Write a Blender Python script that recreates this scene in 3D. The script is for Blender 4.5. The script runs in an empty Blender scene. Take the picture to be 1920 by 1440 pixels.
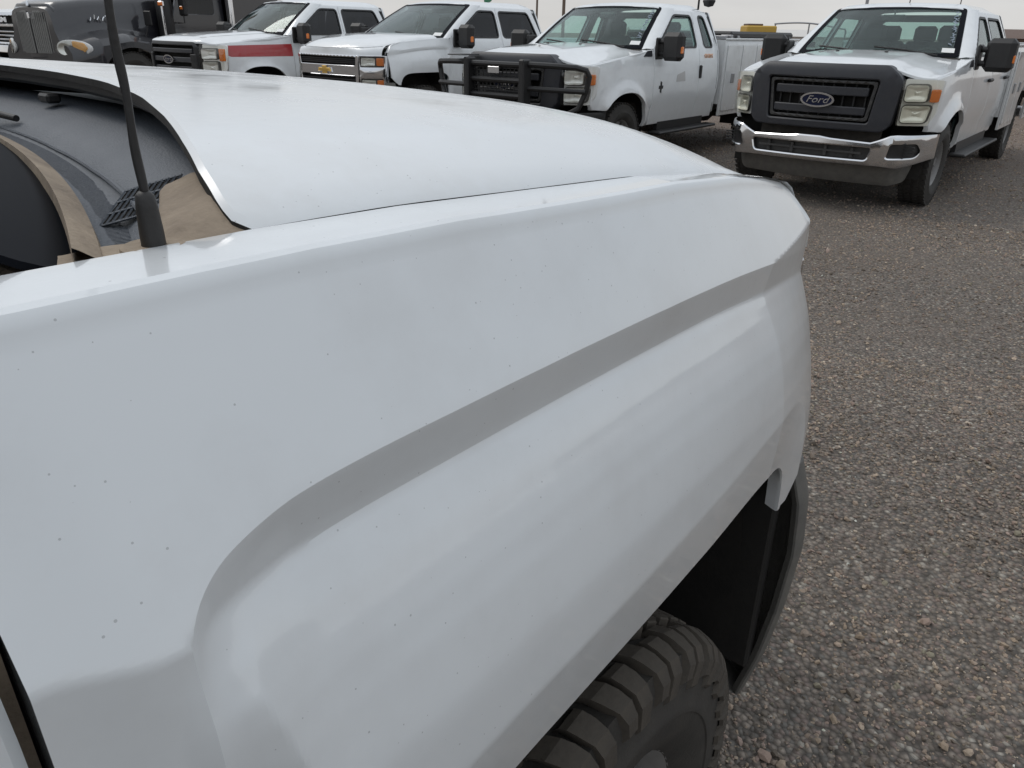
import bpy, bmesh, math, random
import numpy as np
from mathutils import Vector, Matrix
from mathutils.geometry import delaunay_2d_cdt
random.seed(7); RNG = np.random.default_rng(7)
R = math.radians
scene = bpy.context.scene
col = scene.collection

# ------------------------------------------------------------------ camera
CAM_H, PITCH, ROLL, FPX = 1.52, 25.3, 1.1, 1400.0
cam = bpy.data.cameras.new('camera'); cam_o = bpy.data.objects.new('camera', cam); col.objects.link(cam_o)
cam.sensor_fit = 'HORIZONTAL'; cam.sensor_width = 36.0; cam.lens = 36.0*FPX/1920.0
cam.clip_start = 0.02; cam.clip_end = 3000
cam_o.matrix_world = Matrix.Translation((0, 0, CAM_H)) @ Matrix.Rotation(R(90-PITCH), 4, 'X') @ Matrix.Rotation(R(ROLL), 4, 'Z')
scene.camera = cam_o
scene.render.resolution_x, scene.render.resolution_y = 1024, 768

# ------------------------------------------------------------------ sky, sun, exposure
SUN_EL, SUN_AZ = 52.0, -60.0          # azimuth clockwise from +Y
world = bpy.data.worlds.new('World'); scene.world = world; world.use_nodes = True
wn = world.node_tree; wn.nodes.clear()
def wnode(t, **k):
    n = wn.nodes.new(t)
    for a, b in k.items(): setattr(n, a, b)
    return n
w_out = wnode('ShaderNodeOutputWorld'); w_bg = wnode('ShaderNodeBackground'); w_bg.inputs[1].default_value = 0.1
w_sky = wnode('ShaderNodeTexSky'); w_sky.sky_type = 'NISHITA'; w_sky.sun_disc = False
w_sky.sun_elevation = R(SUN_EL); w_sky.sun_rotation = R(SUN_AZ); w_sky.air_density = 1.5; w_sky.dust_density = 4.0
w_tc = wnode('ShaderNodeTexCoord'); w_sep = wnode('ShaderNodeSeparateXYZ'); wn.links.new(w_tc.outputs['Generated'], w_sep.inputs[0])
w_map = wnode('ShaderNodeMapping'); w_map.inputs['Scale'].default_value = (2.2, 2.2, 9.0); wn.links.new(w_tc.outputs['Generated'], w_map.inputs[0])
w_noise = wnode('ShaderNodeTexNoise'); w_noise.inputs['Scale'].default_value = 1.6; w_noise.inputs['Detail'].default_value = 6; wn.links.new(w_map.outputs[0], w_noise.inputs[0])
w_el = wnode('ShaderNodeValToRGB')    # overcast: a little warmer and darker low down, brighter overhead
w_el.color_ramp.elements[0].position = 0.0; w_el.color_ramp.elements[0].color = (6.0, 5.9, 5.75, 1)
w_el.color_ramp.elements[1].position = 0.75; w_el.color_ramp.elements[1].color = (7.0, 7.4, 7.85, 1)
e = w_el.color_ramp.elements.new(0.18); e.color = (5.1, 5.45, 5.9, 1)
wn.links.new(w_sep.outputs[2], w_el.inputs[0])
w_cl = wnode('ShaderNodeMapRange'); w_cl.inputs[1].default_value = 0.3; w_cl.inputs[2].default_value = 0.7; w_cl.inputs[3].default_value = 0.88; w_cl.inputs[4].default_value = 1.10
wn.links.new(w_noise.outputs[0], w_cl.inputs[0])
w_mul = wnode('ShaderNodeVectorMath', operation='SCALE'); wn.links.new(w_el.outputs[0], w_mul.inputs[0]); wn.links.new(w_cl.outputs[0], w_mul.inputs['Scale'])
w_mix = wnode('ShaderNodeMix', data_type='RGBA'); w_mix.inputs[0].default_value = 0.9
wn.links.new(w_sky.outputs[0], w_mix.inputs['A']); wn.links.new(w_mul.outputs[0], w_mix.inputs['B'])
wn.links.new(w_mix.outputs['Result'], w_bg.inputs[0]); wn.links.new(w_bg.outputs[0], w_out.inputs[0])
sun = bpy.data.lights.new('sun', 'SUN'); sun.energy = 0.6; sun.angle = R(25); sun.color = (1.0, 0.97, 0.93)
sun_o = bpy.data.objects.new('sun', sun); col.objects.link(sun_o)
sd = Vector((math.sin(R(SUN_AZ))*math.cos(R(SUN_EL)), math.cos(R(SUN_AZ))*math.cos(R(SUN_EL)), math.sin(R(SUN_EL))))
sun_o.rotation_euler = sd.to_track_quat('Z', 'Y').to_euler(); sun_o.location = (0, 0, 30)
scene.cycles.transparent_max_bounces = 24
vs = scene.view_settings; vs.view_transform = 'Standard'; vs.look = 'None'; vs.exposure = 0.25; vs.gamma = 1.0; vs.use_curve_mapping = False

# ------------------------------------------------------------------ materials
MATS = {}
def mat(name, base=(.5, .5, .5), rough=.5, metal=0., coat=0., spec=.5, emit=None):
    m = bpy.data.materials.new(name); m.use_nodes = True; b = m.node_tree.nodes['Principled BSDF']
    b.inputs['Base Color'].default_value = (*base, 1); b.inputs['Roughness'].default_value = rough
    b.inputs['Metallic'].default_value = metal; b.inputs['Coat Weight'].default_value = coat; b.inputs['Coat Roughness'].default_value = .04
    b.inputs['Specular IOR Level'].default_value = spec
    MATS[name] = m; return m
class NT:
    def __init__(s, m): s.m = m; s.t = m.node_tree; s.b = s.t.nodes['Principled BSDF']
    def n(s, t, ins=None, **k):
        n = s.t.nodes.new(t)
        for a, b in k.items(): setattr(n, a, b)
        for a, b in (ins or {}).items():
            if isinstance(b, bpy.types.NodeSocket): s.t.links.new(b, n.inputs[a])
            else: n.inputs[a].default_value = b
        return n
    def l(s, a, b): s.t.links.new(a, b)
    def mixc(s, fac, a, b, bt='MIX'):
        n = s.n('ShaderNodeMix', data_type='RGBA', blend_type=bt)
        for k, v in (('Factor', fac), ('A', a), ('B', b)):
            k2 = n.inputs[0] if k == 'Factor' else n.inputs[k]
            if isinstance(v, bpy.types.NodeSocket): s.l(v, k2)
            elif k == 'Factor': k2.default_value = v
            else: k2.default_value = (*v, 1)
        return n.outputs['Result']
    def ramp(s, v, p0, p1, a=0., b=1.):
        return s.n('ShaderNodeMapRange', {0: v, 1: p0, 2: p1, 3: a, 4: b}).outputs[0]
    def math(s, op, a, b=0.):
        return s.n('ShaderNodeMath', {0: a, 1: b}, operation=op).outputs[0]
def paint(name, base, dirt=(.33, .29, .25), speck=.5, low=.35, streak=.12, cr=.04):
    """car paint with clear coat; specks of mud, thin dust film that is thicker towards the sills"""
    m = mat(name, base, .32, 0, 1.0); t = NT(m)
    tc = t.n('ShaderNodeTexCoord').outputs['Object']
    v = t.n('ShaderNodeTexVoronoi', {'Vector': tc, 'Scale': 165.0, 'Randomness': 1.0})
    big = t.n('ShaderNodeTexNoise', {'Vector': tc, 'Scale': 3.0, 'Detail': 3.0}).outputs[0]
    cellr = t.n('ShaderNodeSeparateColor', {0: v.outputs['Color']})
    size = t.math('MULTIPLY', t.math('POWER', cellr.outputs[0], 2.2), .13)
    spot = t.math('LESS_THAN', v.outputs['Distance'], size)
    keep = t.math('LESS_THAN', cellr.outputs[1], t.ramp(big, .35, .65, .25, .95))
    sp = t.math('MULTIPLY', t.math('MULTIPLY', spot, keep), speck)
    n2 = t.n('ShaderNodeTexNoise', {'Vector': tc, 'Scale': 9.0, 'Detail': 8.0, 'Roughness': .65}).outputs[0]
    z = t.n('ShaderNodeSeparateXYZ', {0: tc}).outputs[2]
    lowf = t.math('MULTIPLY', t.ramp(z, .95, .45, 0, 1), t.ramp(n2, .3, .7, low*.5, low))
    film = t.math('MULTIPLY', t.ramp(n2, .45, .75), streak)
    c = t.mixc(t.math('MAXIMUM', lowf, film), base, dirt)
    c = t.mixc(sp, c, (.16, .15, .15))
    t.l(c, t.b.inputs['Base Color'])
    t.l(t.math('ADD', t.math('MULTIPLY', lowf, .8), t.ramp(n2, .3, .7, cr*.5, cr*1.5)), t.b.inputs['Coat Roughness'])
    nb = t.n('ShaderNodeTexNoise', {'Vector': tc, 'Scale': 260.0, 'Detail': 2.0}).outputs[0]
    bp = t.n('ShaderNodeBump', {'Height': nb, 'Strength': .02, 'Distance': .002}); t.l(bp.outputs[0], t.b.inputs['Coat Normal'])
    return m
def rough_plastic(name, base, rough=.55, scale=350., bump=.25, dust=.0, dustcol=(.33, .28, .22)):
    m = mat(name, base, rough); t = NT(m); tc = t.n('ShaderNodeTexCoord').outputs['Object']
    nz = t.n('ShaderNodeTexNoise', {'Vector': tc, 'Scale': scale, 'Detail': 3.0}).outputs[0]
    bp = t.n('ShaderNodeBump', {'Height': nz, 'Strength': bump, 'Distance': .002}); t.l(bp.outputs[0], t.b.inputs['Normal'])
    n2 = t.n('ShaderNodeTexNoise', {'Vector': tc, 'Scale': 14.0, 'Detail': 7.0, 'Roughness': .7}).outputs[0]
    c = t.mixc(t.ramp(n2, .25, .75, dust*.4, min(1, dust*1.5)), base, dustcol); t.l(c, t.b.inputs['Base Color'])
    return m
def glassmat(name, tint, refl=1.0):
    m = bpy.data.materials.new(name); m.use_nodes = True; t = m.node_tree; t.nodes.clear()
    o = t.nodes.new('ShaderNodeOutputMaterial'); mx = t.nodes.new('ShaderNodeMixShader'); tr = t.nodes.new('ShaderNodeBsdfTransparent'); gl = t.nodes.new('ShaderNodeBsdfGlossy')
    lw = t.nodes.new('ShaderNodeLayerWeight'); lw.inputs[0].default_value = .5
    p5 = t.nodes.new('ShaderNodeMath'); p5.operation = 'POWER'; p5.inputs[1].default_value = 5.0; t.links.new(lw.outputs['Facing'], p5.inputs[0])
    fr = t.nodes.new('ShaderNodeMath'); fr.operation = 'MULTIPLY_ADD'; fr.inputs[1].default_value = .92*refl; fr.inputs[2].default_value = .05*refl; t.links.new(p5.outputs[0], fr.inputs[0])
    gl.inputs['Roughness'].default_value = .02
    tr.inputs[0].default_value = (*tint, 1); t.links.new(fr.outputs[0], mx.inputs[0]); t.links.new(tr.outputs[0], mx.inputs[1]); t.links.new(gl.outputs[0], mx.inputs[2]); t.links.new(mx.outputs[0], o.inputs[0])
    MATS[name] = m; return m
paint('white_paint', (.77, .79, .80))
paint('white_paint_near', (.76, .785, .80), speck=.42, low=.28, streak=.12, cr=.04)
paint('white_paint_hood', (.75, .77, .78), dirt=(.42, .37, .31), speck=.5, low=.2, streak=.22, cr=.22)
paint('white_body', (.70, .71, .71), low=.5, streak=.25)
paint('black_paint', (.010, .010, .014), dirt=(.10, .09, .08), speck=.2, low=.25, streak=.06)
paint('red_paint', (.42, .025, .03), speck=.2)
mat('chrome', (.72, .73, .75), .10, 1.0); mat('dull_chrome', (.55, .55, .56), .25, 1.0)
mat('steel', (.35, .35, .36), .4, .9)
rough_plastic("black_plastic", (.009, .0095, .011), .5, dust=.025)
rough_plastic('grey_plastic', (.025, .027, .030), .5, dust=.08)
rough_plastic('surround_plastic', (.018, .021, .029), .42, dust=.04)
rough_plastic('dam_plastic', (.06, .06, .06), .6, dust=.55, dustcol=(.17, .16, .14))
rough_plastic('cowl_plastic', (.062, .074, .092), .55, 420., .6, dust=.30, dustcol=(.15, .16, .175))
rough_plastic('dusty_trim', (.11, .085, .065), .85, 160., .8, dust=.60, dustcol=(.40, .32, .235))
rough_plastic('rubber', (.012, .012, .012), .75, 200., .3, dust=.16, dustcol=(.16, .14, .115))
rough_plastic('antenna_rubber', (.010, .010, .011), .5, 300., .2, dust=.03)
mat('frit', (.006, .007, .010), .6, 0, 0, .06)
rough_plastic('tread_rubber', (.024, .023, .022), .78, 90., .6, dust=.42, dustcol=(.125, .102, .076))
rough_plastic('liner', (.006, .006, .006), .9, 60., .5, dust=.03)
rough_plastic('interior', (.13, .135, .14), .8, 300., .2)
rough_plastic('seat_cloth', (.12, .125, .13), .9, 500., .3)
rough_plastic('winter_cover', (.16, .16, .155), .8, 160., .5, dust=.35, dustcol=(.30, .29, .27))
rough_plastic('chassis', (.018, .017, .016), .8, 50., .4, dust=.35, dustcol=(.12, .10, .08))
mat('amber', (.75, .19, .02), .15, 0, 1.0); mat('amber_pale', (.80, .42, .12), .2, 0, 1.0); mat('red_lens', (.6, .03, .03), .2, 0, 1.0)
mat('reflector', (.86, .86, .83), .38, 1.0); mat('lamp_bezel', (.72, .72, .70), .3, 0)
mat('paper', (.82, .82, .80), .6); mat('marker_ink', (.40, .47, .55), .6); mat('orange_print', (.75, .33, .12), .6); mat('ghost_print', (.50, .49, .48), .4, 0, .6)
mat('ford_blue', (.006, .010, .035), .35, 0, .15, .2); mat('gold', (.75, .50, .15), .3, .8); mat('green', (.03, .16, .08), .5)
mat('yellow', (.52, .33, .06), .6); mat('wood', (.16, .12, .09), .85); mat('brown_wall', (.13, .085, .065), .8); mat('pale_wall', (.62, .60, .57), .8); mat('tan_post', (.33, .29, .24), .8)
mat('mirror', (.8, .8, .8), .02, 1.0); mat('white_letter', (.85, .85, .85), .3); mat('pink', (.7, .12, .14), .6); rough_plastic('rim_silver', (.26, .26, .26), .35, 80., .1, dust=.45, dustcol=(.13, .115, .10))
glassmat('glass', (.80, .91, .885)); glassmat('glass_dark', (.26, .27, .29)); glassmat('glass_near', (.15, .17, .21), .40); glassmat('lens', (.97, .97, .96)); glassmat('lens_yellow', (.98, .975, .94)); glassmat('glass_clear', (.72, .80, .78))

# ------------------------------------------------------------------ mesh helpers
def link(name, me, mats, parent=None):
    o = bpy.data.objects.new(name, me); col.objects.link(o)
    if not isinstance(mats, (list, tuple)): mats = [mats]
    for m in mats: me.materials.append(MATS[m])
    if parent is not None: o.parent = parent
    return o
def finish(me, ang=35):
    me.update()
    if ang: 
        me.shade_smooth(); me.set_sharp_from_angle(angle=R(ang))
class MB:
    def __init__(s): s.v = []; s.f = []; s.mi = []
    def add(s, vs, fs, mi=0):
        k = len(s.v); s.v += [tuple(v) for v in vs]; s.f += [tuple(i+k for i in f) for f in fs]; s.mi += [mi]*len(fs); return s
    def box(s, c, d, rot=None, ch=.0, mi=0):
        """box with chamfered edges: centre, full size, optional rotation matrix"""
        hx, hy, hz = d[0]/2, d[1]/2, d[2]/2; b = min(ch, hx*.9, hy*.9, hz*.9)
        if b <= 0:
            P = [(x, y, z) for x in (-hx, hx) for y in (-hy, hy) for z in (-hz, hz)]
            Fs = [(0, 1, 3, 2), (4, 6, 7, 5), (0, 4, 5, 1), (2, 3, 7, 6), (0, 2, 6, 4), (1, 5, 7, 3)]
        else:
            P = []; idx = {}
            for sx in (-1, 1):
                for sy in (-1, 1):
                    for sz in (-1, 1):
                        for a in range(3):
                            q = [sx*(hx-b), sy*(hy-b), sz*(hz-b)]; q[a] = (sx*hx, sy*hy, sz*hz)[a]
                            idx[(sx, sy, sz, a)] = len(P); P.append(q)
            Fs = []
            for a in range(3):
                o1, o2 = (a+1) % 3, (a+2) % 3
                for sg in (-1, 1):
                    f = []
                    for (p, q) in ((-1, -1), (1, -1), (1, 1), (-1, 1)):
                        k = [0, 0, 0]; k[a] = sg; k[o1] = p; k[o2] = q; f.append(idx[(*k, a)])
                    Fs.append(f if sg > 0 else f[::-1])
            for a in range(3):
                o1, o2 = (a+1) % 3, (a+2) % 3
                for p in (-1, 1):
                    for q in (-1, 1):
                        k0 = [0, 0, 0]; k0[o1] = p; k0[o2] = q; k1 = list(k0); k0[a] = -1; k1[a] = 1
                        f = [idx[(*k0, o1)], idx[(*k1, o1)], idx[(*k1, o2)], idx[(*k0, o2)]]
                        Fs.append(f if p*q < 0 else f[::-1])
            for sx in (-1, 1):
                for sy in (-1, 1):
                    for sz in (-1, 1):
                        f = [idx[(sx, sy, sz, 0)], idx[(sx, sy, sz, 1)], idx[(sx, sy, sz, 2)]]; Fs.append(f if sx*sy*sz > 0 else f[::-1])
        if rot is not None: P = [rot @ Vector(p) for p in P]
        return s.add([(p[0]+c[0], p[1]+c[1], p[2]+c[2]) for p in P], Fs, mi)
    def tube(s, pts, r, n=8, mi=0, cap=True):
        pts = [Vector(p) for p in pts]; m = len(pts); rr = r if isinstance(r, (list, tuple)) else [r]*m; V = []; prev = None
        for i, p in enumerate(pts):
            d = (pts[min(i+1, m-1)]-pts[max(i-1, 0)]).normalized()
            u = (prev - d*prev.dot(d)) if prev is not None else d.cross(Vector((0, 0, 1)) if abs(d.z) < .9 else Vector((1, 0, 0)))
            u.normalize(); prev = u; w = d.cross(u)
            V += [p+(u*math.cos(6.28318*k/n)+w*math.sin(6.28318*k/n))*rr[i] for k in range(n)]
        F_ = [(i*n+k, i*n+(k+1) % n, (i+1)*n+(k+1) % n, (i+1)*n+k) for i in range(m-1) for k in range(n)]
        if cap: F_ += [tuple(range(n))[::-1], tuple(range((m-1)*n, m*n))]
        return s.add(V, F_, mi)
    def lathe(s, prof, n=32, axis='y', c=(0, 0, 0), mi=0, a0=0., a1=6.283185307, closed=True):
        """profile of (radius, axial) pairs turned about an axis"""
        V = []; m = len(prof); full = abs(a1-a0-6.283185307) < 1e-4; cnt = n if full else n+1
        for k in range(cnt):
            a = a0+(a1-a0)*k/n
            for (r, h) in prof:
                p = {'y': (r*math.cos(a), h, r*math.sin(a)), 'x': (h, r*math.cos(a), r*math.sin(a)), 'z': (r*math.cos(a), r*math.sin(a), h)}[axis]
                V.append((p[0]+c[0], p[1]+c[1], p[2]+c[2]))
        F_ = [(k*m+i, ((k+1) % cnt)*m+i, ((k+1) % cnt)*m+i+1, k*m+i+1) for k in range(n) for i in range(m-1)]
        return s.add(V, F_, mi)
    def grid(s, rows, mi=0, flip=False):
        m = len(rows[0]); V = [p for r in rows for p in r]
        F_ = [(i*m+j, i*m+j+1, (i+1)*m+j+1, (i+1)*m+j) for i in range(len(rows)-1) for j in range(m-1)]
        return s.add(V, [f[::-1] for f in F_] if flip else F_, mi)
    def mesh(s, name, ang=35):
        me = bpy.data.meshes.new(name); me.from_pydata(s.v, [], s.f)
        if any(s.mi): me.polygons.foreach_set('material_index', s.mi)
        finish(me, ang); return me
    def build(s, name, mats, parent=None, ang=35): return link(name, s.mesh(name, ang), mats, parent)
def recalc(o):
    bm = bmesh.new(); bm.from_mesh(o.data); bmesh.ops.recalc_face_normals(bm, faces=bm.faces); bm.to_mesh(o.data); bm.free(); finish(o.data); return o
def dens(poly, step, closed=True):
    out = []; n = len(poly)
    for i in range(n if closed else n-1):
        a, b = poly[i], poly[(i+1) % n]; L = math.dist(a, b); k = max(1, int(math.ceil(L/step)))
        out += [(a[0]+(b[0]-a[0])*j/k, a[1]+(b[1]-a[1])*j/k) for j in range(k)]
    if not closed: out.append(tuple(poly[-1]))
    return out
def rnd(poly, r, n=5):
    """round the corners of a polygon"""
    out = []; m = len(poly)
    rs = r if isinstance(r, (list, tuple)) else [r]*m
    for i in range(m):
        p, a, b = Vector(poly[i]), Vector(poly[i-1]), Vector(poly[(i+1) % m])
        d1, d2 = a-p, b-p; k = min(rs[i], d1.length*.48, d2.length*.48)
        if k <= 1e-5: out.append(tuple(p)); continue
        p1, p2 = p+d1.normalized()*k, p+d2.normalized()*k
        for j in range(n+1):
            t = j/n; q = p1*(1-t)**2+p*2*t*(1-t)+p2*t*t; out.append(tuple(q))
    return out
def inside(P, poly):
    x, y = P[:, 0], P[:, 1]; c = np.zeros(len(P), bool); n = len(poly)
    for i in range(n):
        x1, y1 = poly[i]; x2, y2 = poly[i-1]
        if y1 == y2: continue
        k = ((y1 > y) != (y2 > y)) & (x < (x2-x1)*(y-y1)/(y2-y1)+x1); c ^= k
    return c
def dist_poly(P, poly):
    A = np.array(poly); B = np.roll(A, -1, 0); d = np.full(len(P), 1e9)
    for a, b in zip(A, B):
        ab = b-a; L = (ab@ab)+1e-12; t = np.clip(((P-a)@ab)/L, 0, 1); q = P-(a+t[:, None]*ab); d = np.minimum(d, np.hypot(q[:, 0], q[:, 1]))
    return d
def offset_in(poly, h):
    n = len(poly); A = sum(poly[i-1][0]*poly[i][1]-poly[i][0]*poly[i-1][1] for i in range(n)); sg = 1 if A > 0 else -1; out = []
    for i in range(n):
        a, p, b = Vector(poly[i-1]), Vector(poly[i]), Vector(poly[(i+1) % n])
        d1 = (p-a).normalized(); d2 = (b-p).normalized(); nn = Vector((-(d1.y+d2.y), d1.x+d2.x))
        if nn.length < 1e-6: nn = Vector((-d1.y, d1.x))
        nn.normalize(); c = max(.5, nn.dot(Vector((-d1.y, d1.x)))); out.append(tuple(p+nn*(sg*h/c)))
    return out
def sheet(name, mats, parent, outline, fmap, thick=.02, holes=(), step=.06, hem=.0, ang=35, solid=True, edge=0):
    """a curved panel: 2-D outline with holes, filled, mapped to 3-D by fmap(a, b, depth) and given thickness"""
    outl = dens(outline, step); hl = [dens(h, step) for h in holes]
    loops = [outl]+hl; pts = []; edges = []; dep = []
    for lp in loops:
        k = len(pts); pts += lp; edges += [(k+i, k+(i+1) % len(lp)) for i in range(len(lp))]; dep += [hem*.8]*len(lp)
    if hem:
        for q, lp in enumerate(loops):
            ins = offset_in(lp, hem if q == 0 else -hem)
            pts += ins; dep += [0.]*len(ins)
    A = np.array(outl); lo, hi = A.min(0), A.max(0)
    gx = np.arange(lo[0]+step*.5, hi[0], step); gy = np.arange(lo[1]+step*.5, hi[1], step)
    if len(gx) and len(gy):
        G = np.array([(x+(step*.25 if j % 2 else -step*.25), y) for j, y in enumerate(gy) for x in gx])
        k = inside(G, outl)
        for h in hl: k &= ~inside(G, h)
        G = G[k]
        if len(G):
            d = dist_poly(G, outl)
            for h in hl: d = np.minimum(d, dist_poly(G, h))
            G = G[d > step*.45+hem]; pts += [tuple(g) for g in G]; dep += [0.]*len(G)
    r = delaunay_2d_cdt([Vector(p) for p in pts], edges, [], 0, 1e-7)
    V2 = r[0]; tri = [f for f in r[2] if len(f) == 3]
    C = np.array([[sum(V2[i][0] for i in f)/3, sum(V2[i][1] for i in f)/3] for f in tri]); k = inside(C, outl)
    for h in hl: k &= ~inside(C, h)
    tri = [f for f, q in zip(tri, k) if q]
    D = [max([dep[j] for j in r[3][i]] or [0.]) for i in range(len(V2))]
    n = len(V2); P0 = [Vector(fmap(v[0], v[1], D[i])) for i, v in enumerate(V2)]
    verts = list(P0); faces = list(tri); mi = [0]*len(tri)
    P1 = [Vector(fmap(v[0], v[1], thick)) for v in V2]
    # orientation
    s = 0.
    for f in tri[::max(1, len(tri)//60)]:
        nn = (P0[f[1]]-P0[f[0]]).cross(P0[f[2]]-P0[f[0]]); s += nn.dot(P0[f[0]]-P1[f[0]])
    if s < 0: tri = [f[::-1] for f in tri]; faces = list(tri)
    if solid:
        verts += P1; faces += [tuple(i+n for i in f[::-1]) for f in tri]; mi += [1 if len(mats) > 1 and isinstance(mats, list) else 0]*len(tri)
        ec = {}
        for f in tri:
            for a, b in ((f[0], f[1]), (f[1], f[2]), (f[2], f[0])): ec[(a, b)] = 1
        for (a, b) in ec:
            if (b, a) not in ec: faces.append((b, a, a+n, b+n)); mi.append(edge)
    me = bpy.data.meshes.new(name); me.from_pydata(verts, [], faces)
    if any(mi): me.polygons.foreach_set('material_index', mi)
    finish(me, ang); return link(name, me, mats, parent)
def itp(x, xs, ys): return float(np.interp(x, xs, ys))
def sm(t): t = min(1., max(0., t)); return t*t*(3-2*t)
def empty(name, parent=None, loc=(0, 0, 0), rz=0.):
    o = bpy.data.objects.new(name, None); o.empty_display_size = .1; col.objects.link(o); o.location = loc; o.rotation_euler = (0, 0, rz)
    if parent is not None: o.parent = parent
    return o
def tag(o, label=None, cat=None, group=None, kind=None):
    if label: o['label'] = label
    if cat: o['category'] = cat
    if group: o['group'] = group
    if kind: o['kind'] = kind
    return o
def copy_tree(o, parent=None):
    c = o.copy(); col.objects.link(c); c.parent = parent
    for ch in list(o.children): copy_tree(ch, c)
    return c
def text_part(name, txt, size, fmap, m, parent, shear=0., depth=.004, bold=.0):
    cu = bpy.data.curves.new('lettering', 'FONT'); cu.body = txt; cu.size = size; cu.align_x = 'CENTER'; cu.align_y = 'CENTER'; cu.shear = shear; cu.extrude = depth; cu.offset = bold; cu.resolution_u = 3
    to = bpy.data.objects.new('lettering', cu); col.objects.link(to); bpy.context.view_layer.update()
    me = bpy.data.meshes.new_from_object(to.evaluated_get(bpy.context.evaluated_depsgraph_get()))
    bpy.data.objects.remove(to); bpy.data.curves.remove(cu)
    for v in me.vertices: v.co = fmap(v.co.x, v.co.y, -v.co.z)
    me.name = name; return recalc(link(name, me, m, parent))
def rot_to(az): a = R(az); return math.atan2(math.cos(a), math.sin(a))
def ellipse(cx, cy, a, b, n=24): return [(cx+a*math.cos(6.28318*i/n), cy+b*math.sin(6.28318*i/n)) for i in range(n)]
def rect(x0, x1, y0, y1): return [(x0, y0), (x1, y0), (x1, y1), (x0, y1)]

# ------------------------------------------------------------------ ground
def ground_material():
    m = mat('gravel_ground', (.11, .10, .09), .9); t = NT(m)
    pos = t.n('ShaderNodeNewGeometry').outputs['Position']
    v1 = t.n('ShaderNodeTexVoronoi', {'Vector': pos, 'Scale': 62.0}); v2 = t.n('ShaderNodeTexVoronoi', {'Vector': pos, 'Scale': 150.0})
    n1 = t.n('ShaderNodeTexNoise', {'Vector': pos, 'Scale': .55, 'Detail': 6.0, 'Roughness': .6}).outputs[0]
    n3 = t.n('ShaderNodeTexNoise', {'Vector': pos, 'Scale': 2.7, 'Detail': 5.0, 'Roughness': .65}).outputs[0]
    r = t.n('ShaderNodeValToRGB', {0: t.n('ShaderNodeSeparateColor', {0: v1.outputs['Color']}).outputs[0]}); cr = r.color_ramp; cr.interpolation = 'CONSTANT'
    cols = [(.13, .11, .093), (.215, .18, .148), (.26, .22, .185), (.18, .165, .147), (.33, .28, .235), (.23, .18, .155), (.45, .41, .35)]
    cr.elements[0].color = (*cols[0], 1); cr.elements[1].position = .95; cr.elements[1].color = (*cols[-1], 1)
    for i, c in enumerate(cols[1:-1]): e = cr.elements.new((i+1)/6.4); e.color = (*c, 1)
    c = t.mixc(t.ramp(v1.outputs['Distance'], .35, .75, 0, .75), r.outputs[0], (.055, .047, .040))
    tan = t.mixc(t.ramp(v2.outputs['Distance'], 0, .8), (.26, .195, .15), (.17, .125, .10))
    y = t.n('ShaderNodeSeparateXYZ', {0: pos}).outputs[1]
    x = t.n('ShaderNodeSeparateXYZ', {0: pos}).outputs[0]
    far = t.math('ADD', t.ramp(t.math('ADD', y, t.math('MULTIPLY', x, .35)), 10.5, 17.0, 0, .9), t.ramp(n1, .3, .7, -.35, .35))
    near = t.ramp(n3, .62, .8, 0, .25)
    c = t.mixc(t.math('MAXIMUM', t.math('MINIMUM', far, .95), near), c, tan)
    c = t.mixc(t.ramp(n1, .35, .7, 0, .35), c, (.11, .10, .085), 'MIX')
    t.l(c, t.b.inputs['Base Color'])
    h = t.math('ADD', t.math('MULTIPLY', v1.outputs['Distance'], -1.0), t.math('MULTIPLY', n3, .6))
    bp = t.n('ShaderNodeBump', {'Height': h, 'Strength': .9, 'Distance': .02}); t.l(bp.outputs[0], t.b.inputs['Normal'])
ground_material()
def ground_z(x, y): return .012*np.sin(x*.9+.4)*np.cos(y*.7)+.006*np.sin(x*2.3+y*1.7)
g = MB()
xs = sorted(set([-900, -400, -150, -60, 60, 150, 400, 900]+[round(-30+i*.5, 2) for i in range(121)]))
ys = sorted(set([-400, -150, -60, -20, -8, 60, 150, 400, 900, 1800]+[round(-4+i*.5, 2) for i in range(100)]))
g.grid([[(x, y, float(ground_z(x, y)) - .016 if abs(x) < 29 and -4 < y < 44 else -.016) for x in xs] for y in ys])
tag(g.build('ground', 'gravel_ground', None, 0), kind='structure'); 

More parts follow.
